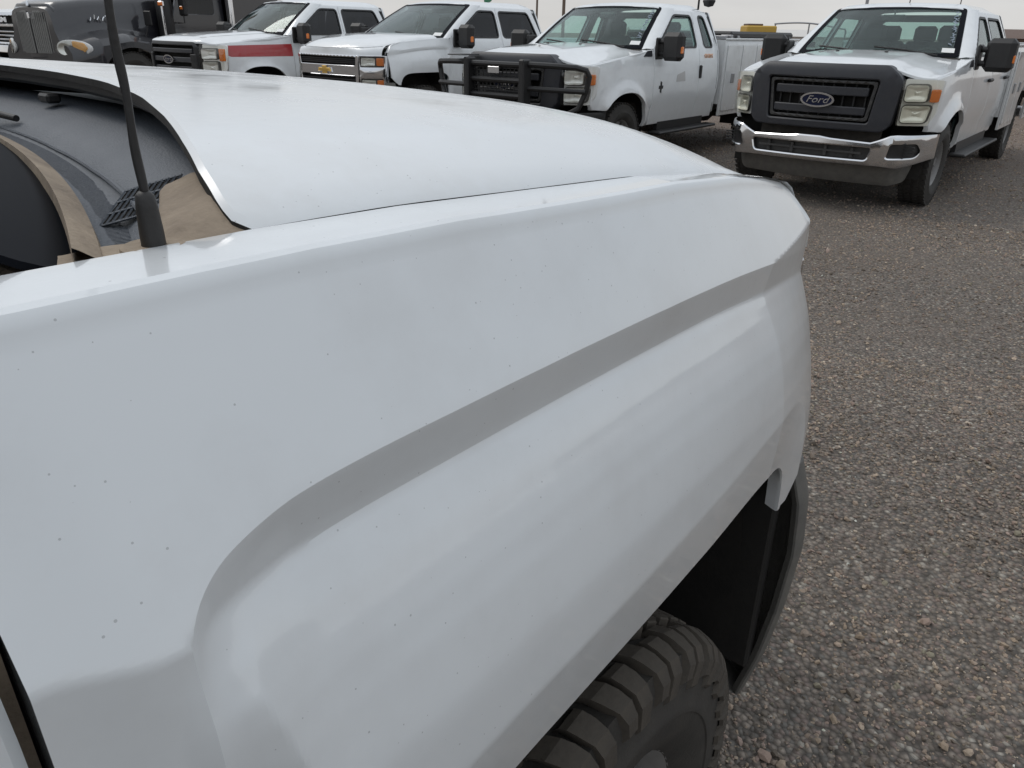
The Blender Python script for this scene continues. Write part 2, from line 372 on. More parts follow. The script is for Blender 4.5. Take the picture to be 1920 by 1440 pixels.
def gravel():
    """loose crushed stones lying on the ground, real geometry, one mesh"""
    m = mat('gravel_stone', (.2, .2, .2), .85); t = NT(m); at = t.n('ShaderNodeAttribute', attribute_name='Col')
    nz = t.n('ShaderNodeTexNoise', {'Scale': 300.0, 'Detail': 2.0}).outputs[0]
    t.l(t.mixc(t.ramp(nz, .3, .7, 0, .35), at.outputs['Color'], (.05, .045, .04)), t.b.inputs['Base Color'])
    pal = np.array([(.19, .165, .145), (.24, .20, .16), (.15, .135, .12), (.28, .235, .20), (.22, .175, .155), (.125, .11, .095), (.32, .275, .23), (.43, .39, .34), (.60, .56, .50), (.18, .175, .14), (.25, .205, .19)])
    pw = np.array([.16, .15, .14, .12, .13, .10, .07, .018, .004, .05, .06]); pw /= pw.sum()
    phi = (1+5**.5)/2
    ico = np.array([(-1, phi, 0), (1, phi, 0), (-1, -phi, 0), (1, -phi, 0), (0, -1, phi), (0, 1, phi), (0, -1, -phi), (0, 1, -phi), (phi, 0, -1), (phi, 0, 1), (-phi, 0, -1), (-phi, 0, 1)])/1.902
    icf = np.array([(0, 11, 5), (0, 5, 1), (0, 1, 7), (0, 7, 10), (0, 10, 11), (1, 5, 9), (5, 11, 4), (11, 10, 2), (10, 7, 6), (7, 1, 8), (3, 9, 4), (3, 4, 2), (3, 2, 6), (3, 6, 8), (3, 8, 9), (4, 9, 5), (2, 4, 11), (6, 2, 10), (8, 6, 7), (9, 8, 1)])
    oc = np.array([(1, 0, 0), (-1, 0, 0), (0, 1, 0), (0, -1, 0), (0, 0, 1), (0, 0, -1)], float)
    ocf = np.array([(0, 2, 4), (2, 1, 4), (1, 3, 4), (3, 0, 4), (2, 0, 5), (1, 2, 5), (3, 1, 5), (0, 3, 5)])
    VV, FF, CC = [], [], []; off = 0
    def patch(x, y): return np.sin(x*1.3+y*.7+1)*np.sin(y*1.1-x*.5+.4)+.6*np.sin(x*3.1-y*2.3)+.4*np.sin(x*5.3+y*4.1+2)
    def scatter(n, x0, x1, y0, y1, base, bf, smin, smax, cond):
        nonlocal off
        x = RNG.uniform(x0, x1, n*3); y = RNG.uniform(y0, y1, n*3); k = cond(x, y) & (RNG.random(len(x)) < .72+.28*patch(x, y)); x = x[k][:n]; y = y[k][:n]; n = len(x)
        s = smin+(smax-smin)*RNG.random(n)**2.2
        sc = s[:, None]*RNG.uniform(.62, 1.25, (n, 3))*np.array([1.1, 1.0, .75]); a = RNG.uniform(0, 6.283, n)
        V = base[None]*(1+RNG.normal(0, .20, (n, len(base), 1)))*sc[:, None]
        tx = RNG.normal(0, .3, n)[:, None]; V[:, :, 2] += V[:, :, 0]*tx
        c, s_ = np.cos(a)[:, None], np.sin(a)[:, None]; X = V[:, :, 0]*c-V[:, :, 1]*s_; Y = V[:, :, 0]*s_+V[:, :, 1]*c
        z = ground_z(x, y)-.016+sc[:, 2]*RNG.uniform(.05, .75, n)
        W = np.stack([X+x[:, None], Y+y[:, None], V[:, :, 2]+z[:, None]], 2)
        VV.append(W.reshape(-1, 3)); FF.append((bf[None]+off+(np.arange(n)*len(base))[:, None, None]).reshape(-1, 3)); off += n*len(base)
        cc = np.minimum(.75, pal[RNG.choice(len(pal), n, p=pw)]*np.array([1.075, .985, .885])*RNG.uniform(1.1, 1.58, (n, 1)))
        cc = cc*(1+.10*patch(x, y))[:, None]
        CC.append(np.repeat(cc, len(base), 0))
    # right of the near truck; the strip on its other side is hidden by it
    side = lambda x, y: ((x+.625)*.777-(y-1.278)*.629 > .55) | ((x+.625)*.629+(y-1.278)*.777 > .75)
    near = lambda x, y: side(x, y) & (np.hypot(x, y) < 4.2)
    mid = lambda x, y: side(x, y) & (np.hypot(x, y) >= 4.0) & (np.hypot(x, y) < 8.0)
    far = lambda x, y: side(x, y) & (np.hypot(x, y) >= 7.8) & (x < .95*y+1.5)
    scatter(50000, -.2, 4.2, -.6, 4.2, ico, icf, .0030, .0076, near)
    scatter(45000, -.2, 4.2, -.6, 4.2, oc, ocf, .0025, .0065, near)
    scatter(1500, -.2, 4.2, -.6, 4.2, ico, icf, .009, .0155, near)
    scatter(56000, -3, 7.5, .8, 8.0, oc, ocf, .0045, .010, mid)
    scatter(1600, -3, 7.5, .8, 8.0, ico, icf, .009, .016, mid)
    scatter(30000, -1.5, 13, 5.0, 16.0, oc, ocf, .007, .016, far)
    V = np.concatenate(VV); Fc = np.concatenate(FF); C = np.concatenate(CC)
    me = bpy.data.meshes.new('gravel'); me.vertices.add(len(V)); me.vertices.foreach_set('co', V.ravel()); me.loops.add(len(Fc)*3); me.loops.foreach_set('vertex_index', Fc.ravel().astype(np.int32))
    me.polygons.add(len(Fc)); me.polygons.foreach_set('loop_start', np.arange(len(Fc), dtype=np.int32)*3); me.update(calc_edges=True)
    a = me.attributes.new('Col', 'FLOAT_COLOR', 'POINT'); a.data.foreach_set('color', np.concatenate([C, np.ones((len(C), 1))], 1).ravel().astype(np.float32))
    me.shade_flat()
    tag(link('gravel', me, 'gravel_stone'), 'loose grey and brown crushed stones covering the yard', 'gravel', kind='stuff')
gravel()

# ------------------------------------------------------------------ wheels
_wc = {}
def tyre_mesh(Rr, w, treads):
    key = ('t', Rr, w, treads)
    if key in _wc: return _wc[key]
    b = MB(); ri = .212; h = w/2
    rt = Rr-.017 if treads else Rr
    b.lathe([(ri, -h*.78), (ri+.012, -h*.86), (ri+.05, -h*.99), (ri+.09, -h*1.0), (Rr*.90, -h*.95), (Rr*.955, -h*.9), (rt-.002, -h*.80), (rt, -h*.5), (rt, 0), (rt, h*.5), (rt-.002, h*.80), (Rr*.955, h*.9), (Rr*.90, h*.95), (ri+.09, h*1.0), (ri+.088, h*1.012), (ri+.078, h*1.012), (ri+.076, h*.995), (ri+.05, h*.99), (ri+.012, h*.86), (ri, h*.78)], 72)
    if not treads:
        for k in range(44):
            a = 6.28318*k/44
            for q, (yy, ww) in enumerate(((-h*.78, h*.32), (-h*.26, h*.34), (h*.26, h*.34), (h*.78, h*.32))):
                aa = a+(.07 if q % 2 else 0); Rm = Matrix.Rotation(-aa, 3, 'Y') @ Matrix.Rotation(.25 if q % 2 else -.25, 3, 'X')
                b.box((math.cos(aa)*(Rr+.001), yy, math.sin(aa)*(Rr+.001)), (.014, ww, .040), Rm)
    _wc[key] = b.mesh('tyre', 40); _wc[key].materials.append(MATS['rubber']); return _wc[key]
def rim_mesh(style):
    if style in _wc: return _wc[style]
    b = MB(); n = 8 if style == 'eight' else 6
    b.lathe([(.214, .09), (.220, .100), (.214, .105), (.200, .09), (.190, .04), (.186, -.10), (.214, -.11)], 48)
    b.lathe([(.0, .065), (.045, .065), (.055, .05), (.085, .045), (.09, .03)], 24)
    for k in range(n):
        a = 6.28318*k/n; d = Vector((math.cos(a), 0, math.sin(a))); t = Vector((-math.sin(a), 0, math.cos(a))); u = Vector((0, 1, 0))
        P = []
        for (r, hw, y) in ((.06, .028, .05), (.12, .028, .062), (.191, .042, .066)):
            for sx in (-1, 1):
                for dy in (0, -.03): P.append(d*r+t*hw*sx+u*(y+dy))
        for i in range(2):
            k0 = i*4; b.add(P[k0:k0+8], [(0, 4, 6, 2), (1, 3, 7, 5), (0, 1, 5, 4), (2, 6, 7, 3)])
        aa = a+math.pi/n
        b.lathe([(.0, .062), (.010, .060), (.011, .04)], 6, c=(math.cos(aa)*.07, 0, math.sin(aa)*.07))
    b.lathe([(.0, -.03), (.188, -.03)], 32)
    _wc[style] = recalc_mesh(b.mesh('wheel', 30)); _wc[style].materials.append(MATS['rim_silver']); return _wc[style]
def recalc_mesh(me):
    bm = bmesh.new(); bm.from_mesh(me); bmesh.ops.recalc_face_normals(bm, faces=bm.faces); bm.to_mesh(me); bm.free(); finish(me); return me
def wheel(parent, x, side, yo, Rr=.40, w=.265, style='eight', treads=False, steer=0.):
    """rim is the part, tyre and tread blocks hang on it; yo = outer face of the tyre"""
    o = bpy.data.objects.new('wheel', rim_mesh(style)); col.objects.link(o); o.parent = parent
    o.location = (x, side*(yo-w/2), Rr-.004); o.rotation_euler = (0, 0, (0 if side > 0 else math.pi)+steer)
    ty = bpy.data.objects.new('tyre', tyre_mesh(Rr, w, treads)); col.objects.link(ty); ty.parent = o
    if treads:
        for me, ang, fl in tread_meshes(Rr, w):
            tb = bpy.data.objects.new('tread_block', me); col.objects.link(tb); tb.parent = o
            tb.rotation_euler = (0, -ang, 0)
    return o
def tread_meshes(Rr, w):
    """all-terrain tread: two shoulder rows whose lugs run down the sidewall, three rows inside"""
    h = w/2; n = 54; da = 6.28318/n; protos = []
    def block(poly, r0, r1, wrap=0):
        # poly: (angle, axial) outline; top at r1, foot at r0 and slightly larger
        b = MB(); m = len(poly); ca = sum(p[0] for p in poly)/m; cy = sum(p[1] for p in poly)/m
        def P(a, y, r): return (r*math.cos(a), y, r*math.sin(a))
        top = [P(ca+(a-ca)*.90, cy+(y-cy)*.93, r1-.35*max(0, abs(y)-h*.72)) for a, y in poly]
        mid = [P(a, y, r1-.0025-.35*max(0, abs(y)-h*.72)) for a, y in poly]
        bot = [P(ca+(a-ca)*1.04, cy+(y-cy)*1.03, r0-.35*max(0, abs(y)-h*.72)) for a, y in poly]
        V = top+mid+bot; F_ = [tuple(range(m))]
        for k in range(2): F_ += [(k*m+i, k*m+(i+1) % m, (k+1)*m+(i+1) % m, (k+1)*m+i) for i in range(m)]
        b.add(V, F_); return recalc_mesh2(b)
    def recalc_mesh2(b):
        me = b.mesh('tread_block', 0); me = recalc_mesh(me); finish(me, 14); me.materials.append(MATS['tread_rubber']); return me
    def shoulder(sg, var):
        b = MB(); a0, a1 = -da*.345, da*.345; s = (.50 if var else .30)*da*sg; am = 0.
        # a lug: tread face, rounded corner, then a rib down the sidewall
        prof = [(Rr-.016, h*(.50 if var else .58)), (Rr-.002, h*(.52 if var else .60)), (Rr+.001, h*.68), (Rr-.003, h*.80), (Rr-.012, h*.93), (Rr-.030, h*1.01), (Rr-.052 if var else Rr-.066, h*1.025), (Rr-.056 if var else Rr-.072, h*.985)]
        V = []
        for j, (r, y) in enumerate(prof):
            k = .92 if j in (0, 7) else 1.
            lean = s*(y/h-.5)*2
            kk = (.70 if (var and j > 4) else (.88 if j > 3 else 1))*k
            for a in (am+(a0-am)*kk, am, am+(a1-am)*kk): V.append((r*math.cos(a+lean), y*sg, r*math.sin(a+lean)))
        m = 3; Fq = [(i*m+j, i*m+j+1, (i+1)*m+j+1, (i+1)*m+j) for i in range(7) for j in range(2)]
        # side skirts
        base = len(V)
        for j, (r, y) in enumerate(prof):
            lean = s*(y/h-.5)*2; rr = r-.014; yy = y-.010
            for a in (am+(a0-am)*1.06, am+(a1-am)*1.06): V.append((rr*math.cos(a+lean), yy*sg, rr*math.sin(a+lean)))
        for i in range(7):
            Fq += [(i*m, (i+1)*m, base+(i+1)*2, base+i*2), (i*m+2, base+i*2+1, base+(i+1)*2+1, (i+1)*m+2)]
        b.add(V, Fq); return recalc_mesh2(b)
    S = {(sg, v): shoulder(sg, v) for sg in (-1, 1) for v in (0, 1)}
    mid1 = block([(-da*.42, h*.25), (-da*.08, h*.19), (da*.30, h*.29), (da*.40, h*.43), (da*.08, h*.49), (-da*.34, h*.45)], Rr-.016, Rr+.001)
    mid2 = block([(da*.42, -h*.25), (da*.08, -h*.19), (-da*.30, -h*.29), (-da*.40, -h*.43), (-da*.08, -h*.49), (da*.34, -h*.45)], Rr-.016, Rr+.001)
    cen = block([(-da*.40, -h*.08), (-da*.05, -h*.14), (da*.34, -h*.12), (da*.40, h*.08), (da*.05, h*.14), (-da*.32, h*.12)], Rr-.016, Rr+.001)
    out = []
    for k in range(n):
        a = k*da
        out += [(S[(sg_, k % 2)], a+(da*.5 if sg_ < 0 else 0), 0) for sg_ in (1, -1)]+[ (mid1, a+da*.45, 0), (mid2, a+da*.05, 0), (cen, a+da*.25, 0)]
    return out

# ------------------------------------------------------------------ pickup trucks
def arch_pts(xc, a, z0, zt, n, zfront=None, zrear=None, cnt=40):
    out = []
    for i in range(cnt+1):
        th = math.pi*i/cnt; c, s = math.cos(th), math.sin(th)
        x = a*math.copysign(abs(c)**(2/n), c); z = z0+(zt-z0)*abs(s)**(2/n)
        zm = zfront if x > 0 else zrear
        if zm is not None and z < zm: continue
        out.append((xc+x, z))
    return out      # from the front leg over the top to the rear leg

# near truck and its twin in the row: heavy-duty pickup, tall stepped front fenders
def catmull(P, n=8):
    out = []; Q = [P[0]]+list(P)+[P[-1]]
    for i in range(1, len(Q)-2):
        a, b, c, d = (np.array(q) for q in Q[i-1:i+3])
        for k in range(n):
            t = k/n; out.append(tuple(.5*(2*b+(c-a)*t+(2*a-5*b+4*c-d)*t*t+(3*b-a-3*c+d)*t**3)))
    return out+[tuple(P[-1])]
CH_C = catmull([(.62, 1.218), (.42, 1.249), (.224, 1.272), (.08, 1.285), (-.05, 1.294), (-.18, 1.300), (-.30, 1.3025), (-.375, 1.3025), (-.420, 1.2995), (-.455, 1.2920), (-.474, 1.2830), (-.487, 1.2700), (-.496, 1.252), (-.502, 1.228), (-.506, 1.19), (-.508, 1.10), (-.508, .8), (-.508, .5)], 7)
_cx, _cz = [p[0] for p in CH_C if p[0] > -.4945][::-1], [p[1] for p in CH_C if p[0] > -.4945][::-1]
CH_P = CH_C+[(.62, .4)]
def ch_s(x, z):
    """signed distance to the fender crease, positive on the wheel side"""
    if x > -.28: return (ch_zc(x)-z)*.996
    best = 1e9
    for i in range(len(CH_C)-1):
        ax, az = CH_C[i]; bx, bz = CH_C[i+1]; dx, dz = bx-ax, bz-az; t = ((x-ax)*dx+(z-az)*dz)/(dx*dx+dz*dz); t = min(1, max(0, t))
        qx, qz = x-ax-dx*t, z-az-dz*t; d = math.hypot(qx, qz)
        if d < best: best = d
    if x >= -.47: ins = z < ch_zc(x)
    elif z < .5: ins = x > -.508
    else:
        ins = False; P = CH_P; n = len(P)
        for i in range(n):
            x1, y1 = P[i]; x2, y2 = P[i-1]
            if (y1 > z) != (y2 > z) and x < (x2-x1)*(z-y1)/(y2-y1)+x1: ins = not ins
    return best if ins else -best
def ch_taper(x): return itp(x, [-.6, -.3, -.2, -.1, 0, .1, .2, .3, .4, .5, .55, .58, .61], [0, .0005, .002, .0055, .0105, .0170, .0240, .0310, .0380, .0452, .0492, .0520, .0555])
def ch_zsh(x): return itp(x, [-.60, -.355, -.24, -.08, .10, .30, .41, .50, .53, .55, .57, .585, .60, .6101], [1.414, 1.411, 1.407, 1.397, 1.385, 1.364, 1.348, 1.330, 1.318, 1.303, 1.282, 1.262, 1.240, 1.226])
def ch_zc(x): return itp(max(x, -.4935), _cx, _cz)
CH_ARCH = (.475, .45, .972, 6.)
def ch_q(x, z):
    if z < .45: return abs(abs(x)-.475)
    return ((abs(x/.475)**6+abs((z-.45)/.522)**6)**(1/6)-1)*.5
def ch_fender_o(x, z):
    tp = ch_taper(x); zc = max(ch_zc(x), 1.262) if x > -.4935 else itp(x, [-.60, -.54, -.51, -.4935], [1.284, 1.273, 1.264, 1.262]); zb = ch_zsh(x)-.011
    zr = ch_zc(max(x, -.42)); k = .47+.30*min(1, max(0, (x+.10)/.70))**1.5; oc = 1.0-tp-k*(zc-zr)
    if z > zc: o = 1.0-tp-k*(z-zr)
    else:
        o = oc+.004*sm((zc-z)/.3)+tp*.64*(1-sm((z-.90)/.30))
    s = ch_s(x, z); fade = sm((z-1.10)/.12); e = .0025; rr = sm((-.42-x)/.06)
    wd = .041-.004*rr+.45*max(0, 1.215-z)*rr
    kb = sm((wd-.042)/.05); ramp = soft_ramp(s/wd, e/wd)*(1-kb)+sm(s/wd)*kb
    o -= .0105*ramp*fade*(1-.85*min(1, max(0, (x-.10)/.50))**1.5)*(1-.6*rr)
    zd = ch_zc(max(x, -.38))-.041-z
    rise = (flare(zd-.0025)+2*flare(zd)+flare(zd+.0025))/4
    o += rise*ramp*(1-.5*min(1, max(0, (x-.10)/.50))**1.5)
    q = max(0, ch_q(x, z))
    if q < .083 and z > .5: o -= .015*(1-q/.083)
    return o
def flare(d): return itp(d, [0, .010, .030, .050, .065, .09, .14, .20], [0, .0068, .0175, .0260, .0310, .0360, .0410, .0425])
def soft_ramp(t, h):
    F_ = lambda t: 0. if t < 0 else (t*t/2 if t < 1 else t-.5)
    return (F_(t+h)-F_(t-h))/(2*h)
def sm_lin(t):      # rises at once, eases out
    t = min(1., max(0., t)); return 1-(1-t)**2.6
def ch_bottom(x):
    a, z0, zt, n = CH_ARCH
    if abs(x) < a:
        z = z0+(zt-z0)*(1-abs(x/a)**n)**(1/n)
        return max(z, .82) if x > .3 else max(z, .52)
    return .52 if x < 0 else itp(x, [.475, .50, .56, .61], [.825, .822, .86, .92])
def chevy_fender(parent, s, fine):
    st = .0036 if fine else .022
    a = .475; xs = set(np.round(np.arange(-.553, .6101, st), 5)) | {.6101, -.553}
    for k in (1, 2, 3, 4, 6, 8, 11, 14, 18, 24, 30): xs |= {a-.0016*k*(1 if fine else 3), -a+.0016*k*(1 if fine else 3)}
    xs |= {a-.0008, a+.0008, -a-.0008, -a+.0008}
    xs = sorted(xs); nr = 128 if fine else 30; rows = []
    for x in xs:
        zs = ch_zsh(x); tp = ch_taper(x); rowp = []
        oA = .890-tp*.55; fc = .008*max(0, (x-.575)/.035)**2
        rear = .004*sm((-.50-x)/.05)
        rowp += [(oA+.0, zs-.030), (oA, zs-.004), (oA+.003, zs), (oA+.018, zs+.001), (oA+.036, zs+.0005)]
        oB = ch_fender_o(x, zs-.011)
        for th in (10, 35, 60, 80): rowp.append((oB-.010+.010*math.sin(R(th)), zs-.011+.0115*math.cos(R(th))))
        zb = ch_bottom(x); z0 = zs-.0145
        zc = min(max(ch_zc(x), 1.268), z0-.004) if x < 0 else min(ch_zc(x), z0-.004); zd = zc-.052; n1, n2, n3, n4 = (32, 20, 60, 30) if fine else (5, 4, 8, 8); zm = 1.0
        for z in [z0+(zc+.006-z0)*i/n1 for i in range(n1)]+[zc+.006+(zd-zc-.006)*i/n2 for i in range(n2)]+[zd+(zm-zd)*i/n3 for i in range(n3)]+[zm+(zb-zm)*i/n4 for i in range(n4+1)]:
            rowp.append((ch_fender_o(x, z)-fc, z))
        o, z = rowp[-1]; rowp += [(o-.003, z-.002), (o-.008, z-.001), (o-.022, z+.004)]
        rows.append([(x, s*(o-rear), z) for o, z in rowp])
    # front and rear edges folded inwards
    fr = [(p[0]-.004, p[1]-s*.012, p[2]) for p in rows[-1]]; fr2 = [(p[0]-.03, p[1]-s*.05, p[2]) for p in rows[-1]]
    rr = [(p[0]+.001, p[1]-s*.004, p[2]) for p in rows[0]]; rr2 = [(p[0]+.004, p[1]-s*.045, p[2]) for p in rows[0]]
    rows = [rr2, rr]+rows+[fr, fr2]
    b = MB(); b.grid(rows, flip=(s < 0))
    return b.build('fender', 'white_paint_near' if fine else 'white_paint', parent, 23)
def ch_hood_z(x, y):
    o = abs(y); zc = itp(x, [-.40, -.17, 0, .26, .45, .59, .70, .80, .86, .93], [1.475, 1.467, 1.459, 1.440, 1.419, 1.402, 1.386, 1.357, 1.325, 1.275])
    kd = itp(x, [-.17, 0, .26, .45, .59, .70, .80, .93], [.030, .030, .040, .082, .118, .150, .190, .215]); g = .884-ch_taper(x)*.55
    d0 = kd*(o/.884)**3; w = min(1., max(0, (o-g+.164)/.164))**3.5
    return (zc-d0)*(1-w)+(ch_zsh(min(x, .56))+.001)*w
def ch_hood_front(o): return itp(o, [0, .3, .5, .65, .75, .82, .845], [.93, .915, .872, .79, .69, .58, .50])
def ch_hood_rear(o): return itp(o, [0, .2, .39, .55, .69, .78, .83, .865, .876, .884], [-.17, -.180, -.205, -.245, -.295, -.332, -.351, -.360, -.360, -.352])

def ford_o(x, z):
    o = itp(z, [.42, .55, .72, .765, 1.0, 1.2, 1.36], [.925, .965, .975, .998, 1.0, .985, .955])
    if x > .15: o -= .085*((x-.15)/.55)**2
    for xc in (0.,):
        r = math.hypot(x-xc, (z-.42)); f = sm((.62-r)/.10) if r > .3 else 1
        o += .048*f*sm((z-.40)/.2)
    return o
def chev_o(x, z): return itp(z, [.42, .52, .70, .80, 1.0, 1.30, 1.41], [.935, .965, .985, 1.0, 1.004, .998, .952])

SPEC = {
 'ford11': dict(belt=1.36, tum=.42, roof=1.885, o=ford_o, seam=-.62, xb=-.40, xt=-1.13, zb=1.365, hb=.82, ht=.665, wrap=.17, Rr=.395, yo=.985, white='white_paint'),
 'ford17': dict(belt=1.40, tum=.40, roof=1.95, o=ford_o, seam=-.62, xb=-.40, xt=-1.15, zb=1.41, hb=.82, ht=.68, wrap=.17, Rr=.405, yo=.985, white='white_paint'),
 'chevy': dict(belt=1.412, tum=.42, roof=1.935, o=chev_o, seam=-.556, xb=-.28, xt=-1.16, zb=1.405, hb=.89, ht=.70, wrap=.17, Rr=.40, yo=1.003, white='white_paint'),
 'ram': dict(belt=1.39, tum=.41, roof=1.93, o=ford_o, seam=-.62, xb=-.40, xt=-1.13, zb=1.40, hb=.82, ht=.67, wrap=.17, Rr=.40, yo=.985, white='white_paint'),
}
def pickup(name, kind, cab='crew', wb=4.37, rear='service', near=False, loc=(0, 0), az=0., glass='glass', side_glass='glass', front=None, tow_mirrors=True):
    OPT.clear(); OPT['guard'] = front == 'guard'
    K = SPEC[kind]; root = empty(name, None, (loc[0], loc[1], 0), rot_to(az)); WH = 'white_paint_near' if near else K['white']
    belt, roof, tum = K['belt'], K['roof'], K['tum']; oB = K['o'](-1.2, belt)
    def so(x, z): return K['o'](x, z) if z <= belt else oB-(z-belt)*tum-.10*max(0, z-belt)**2
    def SM(s): return lambda x, z, d: (x, s*(so(x, z)-d), z)
    zt = roof-.055; ztop = roof-.095
    # windshield surface: a in [-.8,.8], b in [0,.9]
    nv = Vector((zt-K['zb'], 0, K['xb']-K['xt'])).normalized()
    def WS(a, b, d):
        u, t = a/.8, b/.9; hw = K['hb']+(K['ht']-K['hb'])*t
        p = Vector((K['xb']+(K['xt']-K['xb'])*t-K['wrap']*u*u*(1-.25*t), u*hw, K['zb']+(zt-K['zb'])*t-.012*u*u+.018*math.sin(math.pi*min(1, max(0, t)))))
        return p-nv*d
    bo = rnd(rect(-.8, .8, 0, .9), .05)
    ws = sheet('windshield', [glass], root, rnd(rect(-.785, .785, .01, .885), .05), WS, .005, step=.10)
    sheet('seal', ['frit'], ws, rnd(rect(-.80, .80, 0, .9), .05), lambda a, b, d: WS(a, b, d-.003), .004, [rnd(rect(-.745, .745, .05, .855), .06)], step=.10)
    # pillars
    def xe(z): t = (z-K['zb'])/(zt-K['zb']); return WS(.8, .9*t, 0)
    xd_b, xd_t = K['seam'], WS(.8, .9, 0)[0]-.13
    def xdoor(z): return xd_b+(xd_t-xd_b)*max(0, (z-belt)/(ztop-belt))
    for s in (1, -1):
        rows = []
        for i in range(15):
            t = i/14; z = belt+(.03 if near else 0)+(ztop+.02-belt-(.03 if near else 0))*t; e = WS(.805, .9*min(1., max(-.02, (z-K['zb'])/(zt-K['zb']))), .0); x2 = xdoor(z)+.002; o2 = so(x2, z)
            mid = ((e[0]+x2)/2+.012, (e[1]+o2)/2+.022, (e[2]+z)/2+.008)
            rows.append([(e[0]-.03, s*(e[1]-.035), e[2]-.02), (e[0], s*e[1], e[2]+.002), ((e[0]*2+x2)/3+.012, s*((e[1]*2+o2)/3+.018), (e[2]+z)/2+.006), ((e[0]+2*x2)/3+.01, s*((e[1]+o2*2)/3+.015), (e[2]+z)/2+.003), (x2, s*o2, z), (x2-.01, s*(o2-.04), z)])
        b = MB(); b.grid(rows, flip=(s < 0)); recalc(b.build('windshield_pillar', WH, root, 50))
    # roof
    xr = {'crew': -2.78, 'ext': -2.36}[cab]; ye = so(-1.8, ztop)+.003
    def RF(x, y, d):
        o = abs(y); z = roof-.03*(o/.72)**2-.065*sm((o-.58)/(ye-.58))-.055*sm((x-(K['xt']-.34))/.36)*(1-.3*o)-.03*sm((xr+.25-x)/.25)
        return (x, y, z-d)
    fe = [(WS(a, .9, 0)[0]+.004, a/.8*ye) for a in np.linspace(-.8, .8, 13)]
    ol = [(x-.10*max(0, abs(y)/ye-.85)/.15, y) for x, y in fe]+rnd([(xr, ye), (xr, -ye)], 0)
    sheet('roof', [WH, 'interior'], root, ol, RF, .03, step=.10, hem=.008)
    # doors
    xs1 = {'crew': -1.72, 'ext': -1.80}[cab]; segs = [(K['seam'], xs1, 1), (xs1, xr+.02, 2)]
    for s in (1, -1):
        for (xa, xb_, q) in segs:
            g = .0035
            lean = .04
            if q == 1:
                out = [(xa-g, .50), (xdoor(belt)-g, belt), (xdoor(ztop)-g, ztop), (xb_+g-lean, ztop), (xb_+g, belt), (xb_+g, .50)]
                win = [(xdoor(belt)-.10, belt+.012), (xdoor(ztop-.06)-.055, ztop-.055), (xb_-lean+.055, ztop-.055), (xb_+.06, belt+.012)]
            else:
                bx = xb_+.08 if cab == 'crew' else xb_+.10
                out = [(xa-g, .50), (xa-g, belt), (xa-g-lean, ztop), (xb_+.10, ztop), (xb_, belt), (xb_, .50)]
                win = [(xa-.05, belt+.012), (xa-.05-lean, ztop-.055), (xb_+.22 if cab == 'crew' else xb_+.20, ztop-.055), (bx+.04, belt+.012)]
                if cab == 'ext': win[0] = (xa-.15, belt+.012); win[1] = (xa-.13-lean, ztop-.055)
            wn_ = rnd(win, .06)
            d = sheet('door', [WH, 'interior'], root, out, SM(s), .045, [wn_], step=.09, hem=.005)
            fr = sheet('window_trim', ['black_plastic'], d, offset_in(wn_, -.012), lambda x, z, dd, s=s: SM(s)(x, z, dd-.003), .02, [offset_in(wn_, .010)], step=.12)
            sheet('window', [side_glass], d, wn_, lambda x, z, dd, s=s: SM(s)(x, z, dd+.012), .004, step=.15)
            if (q == 1 and kind != 'ford11') or cab == 'crew':
                hx = xb_+.14; hb = MB(); hb.box((hx, s*(so(hx, 1.12)+.02), 1.12), (.05 if kind == 'ford11' and 0 else .20, .035, .038), ch=.012)
                hb.build('handle', 'black_plastic' if kind != 'chevy' else WH, d)
            elif kind == 'ford11' and q == 2:
                hb = MB(); hb.box((xb_+.52, s*(so(-1.9, 1.08)+.008), 1.08), (.055, .03, .16), ch=.012); hb.build('handle', 'black_plastic', d)
    # cab back with rear window
    def BK(y, z, d): return (xr-.015+d+.05*max(0, z-belt), y*so(xr, z)/.9, z)
    rw = rnd(rect(-.62, .62, belt+.06, ztop-.08), .06)
    bk = sheet('cab_back', [WH, 'interior'], root, rnd(rect(-.9, .9, .55, ztop), .02), BK, .03, [rw], step=.15)
    sheet('rear_window', ['glass_clear' if side_glass != 'glass_dark' else 'glass_dark'], bk, rw, lambda y, z, d: BK(y, z, d+.01), .004, step=.3)
    # interior
    b = MB(); b.box((K['xb']-.52, 0, 1.10), (.42, 1.62, .36), ch=.08); b.box((-1.7, 0, .58), (2.2, 1.66, .06)); dsh = b.build('dashboard', 'interior', root)
    b = MB()
    b.tube([(K['xb']-.78+.06*math.sin(a), .40+.19*math.cos(a), belt-.12+.18*math.sin(a)) for a in np.linspace(0, 6.28318, 20)], .016, 6, cap=False); b.tube([(K['xb']-.78, .40, belt-.12), (K['xb']-.5, .40, belt-.25)], .03, 6); b.box((K['xb']-.775, .40, belt-.12), (.03, .34, .05), ch=.01); b.build('steering_wheel', 'black_plastic', root)
    for (sx, ys_, wdt) in ((K['xb']-1.25, (.42, -.42), .50),)+(((xr+.45, (.42, 0, -.42), .44),) if cab == 'crew' else ()):
        for yy in ys_:
            b = MB(); b.box((sx, yy, .80), (.52, wdt, .18), ch=.05); b.box((sx-.27, yy, belt-.22), (.15, wdt, .70), Matrix.Rotation(-.16, 3, 'Y'), ch=.05)
            b.box((sx-.35, yy, belt+.21), (.09, .26, .19), Matrix.Rotation(-.1, 3, 'Y'), ch=.035); b.tube([(sx-.33, yy-.06, belt+.05), (sx-.35, yy-.06, belt+.2)], .008, 5); b.tube([(sx-.33, yy+.06, belt+.05), (sx-.35, yy+.06, belt+.2)], .008, 5)
            b.build('seat', 'seat_cloth', root)
    b = MB(); mp = WS(0, .77, .06); b.box(mp, (.03, .24, .07), ch=.012); b.tube([mp, WS(0, .85, .01)], .008, 5); b.build('rear_view_mirror', 'black_plastic', root)
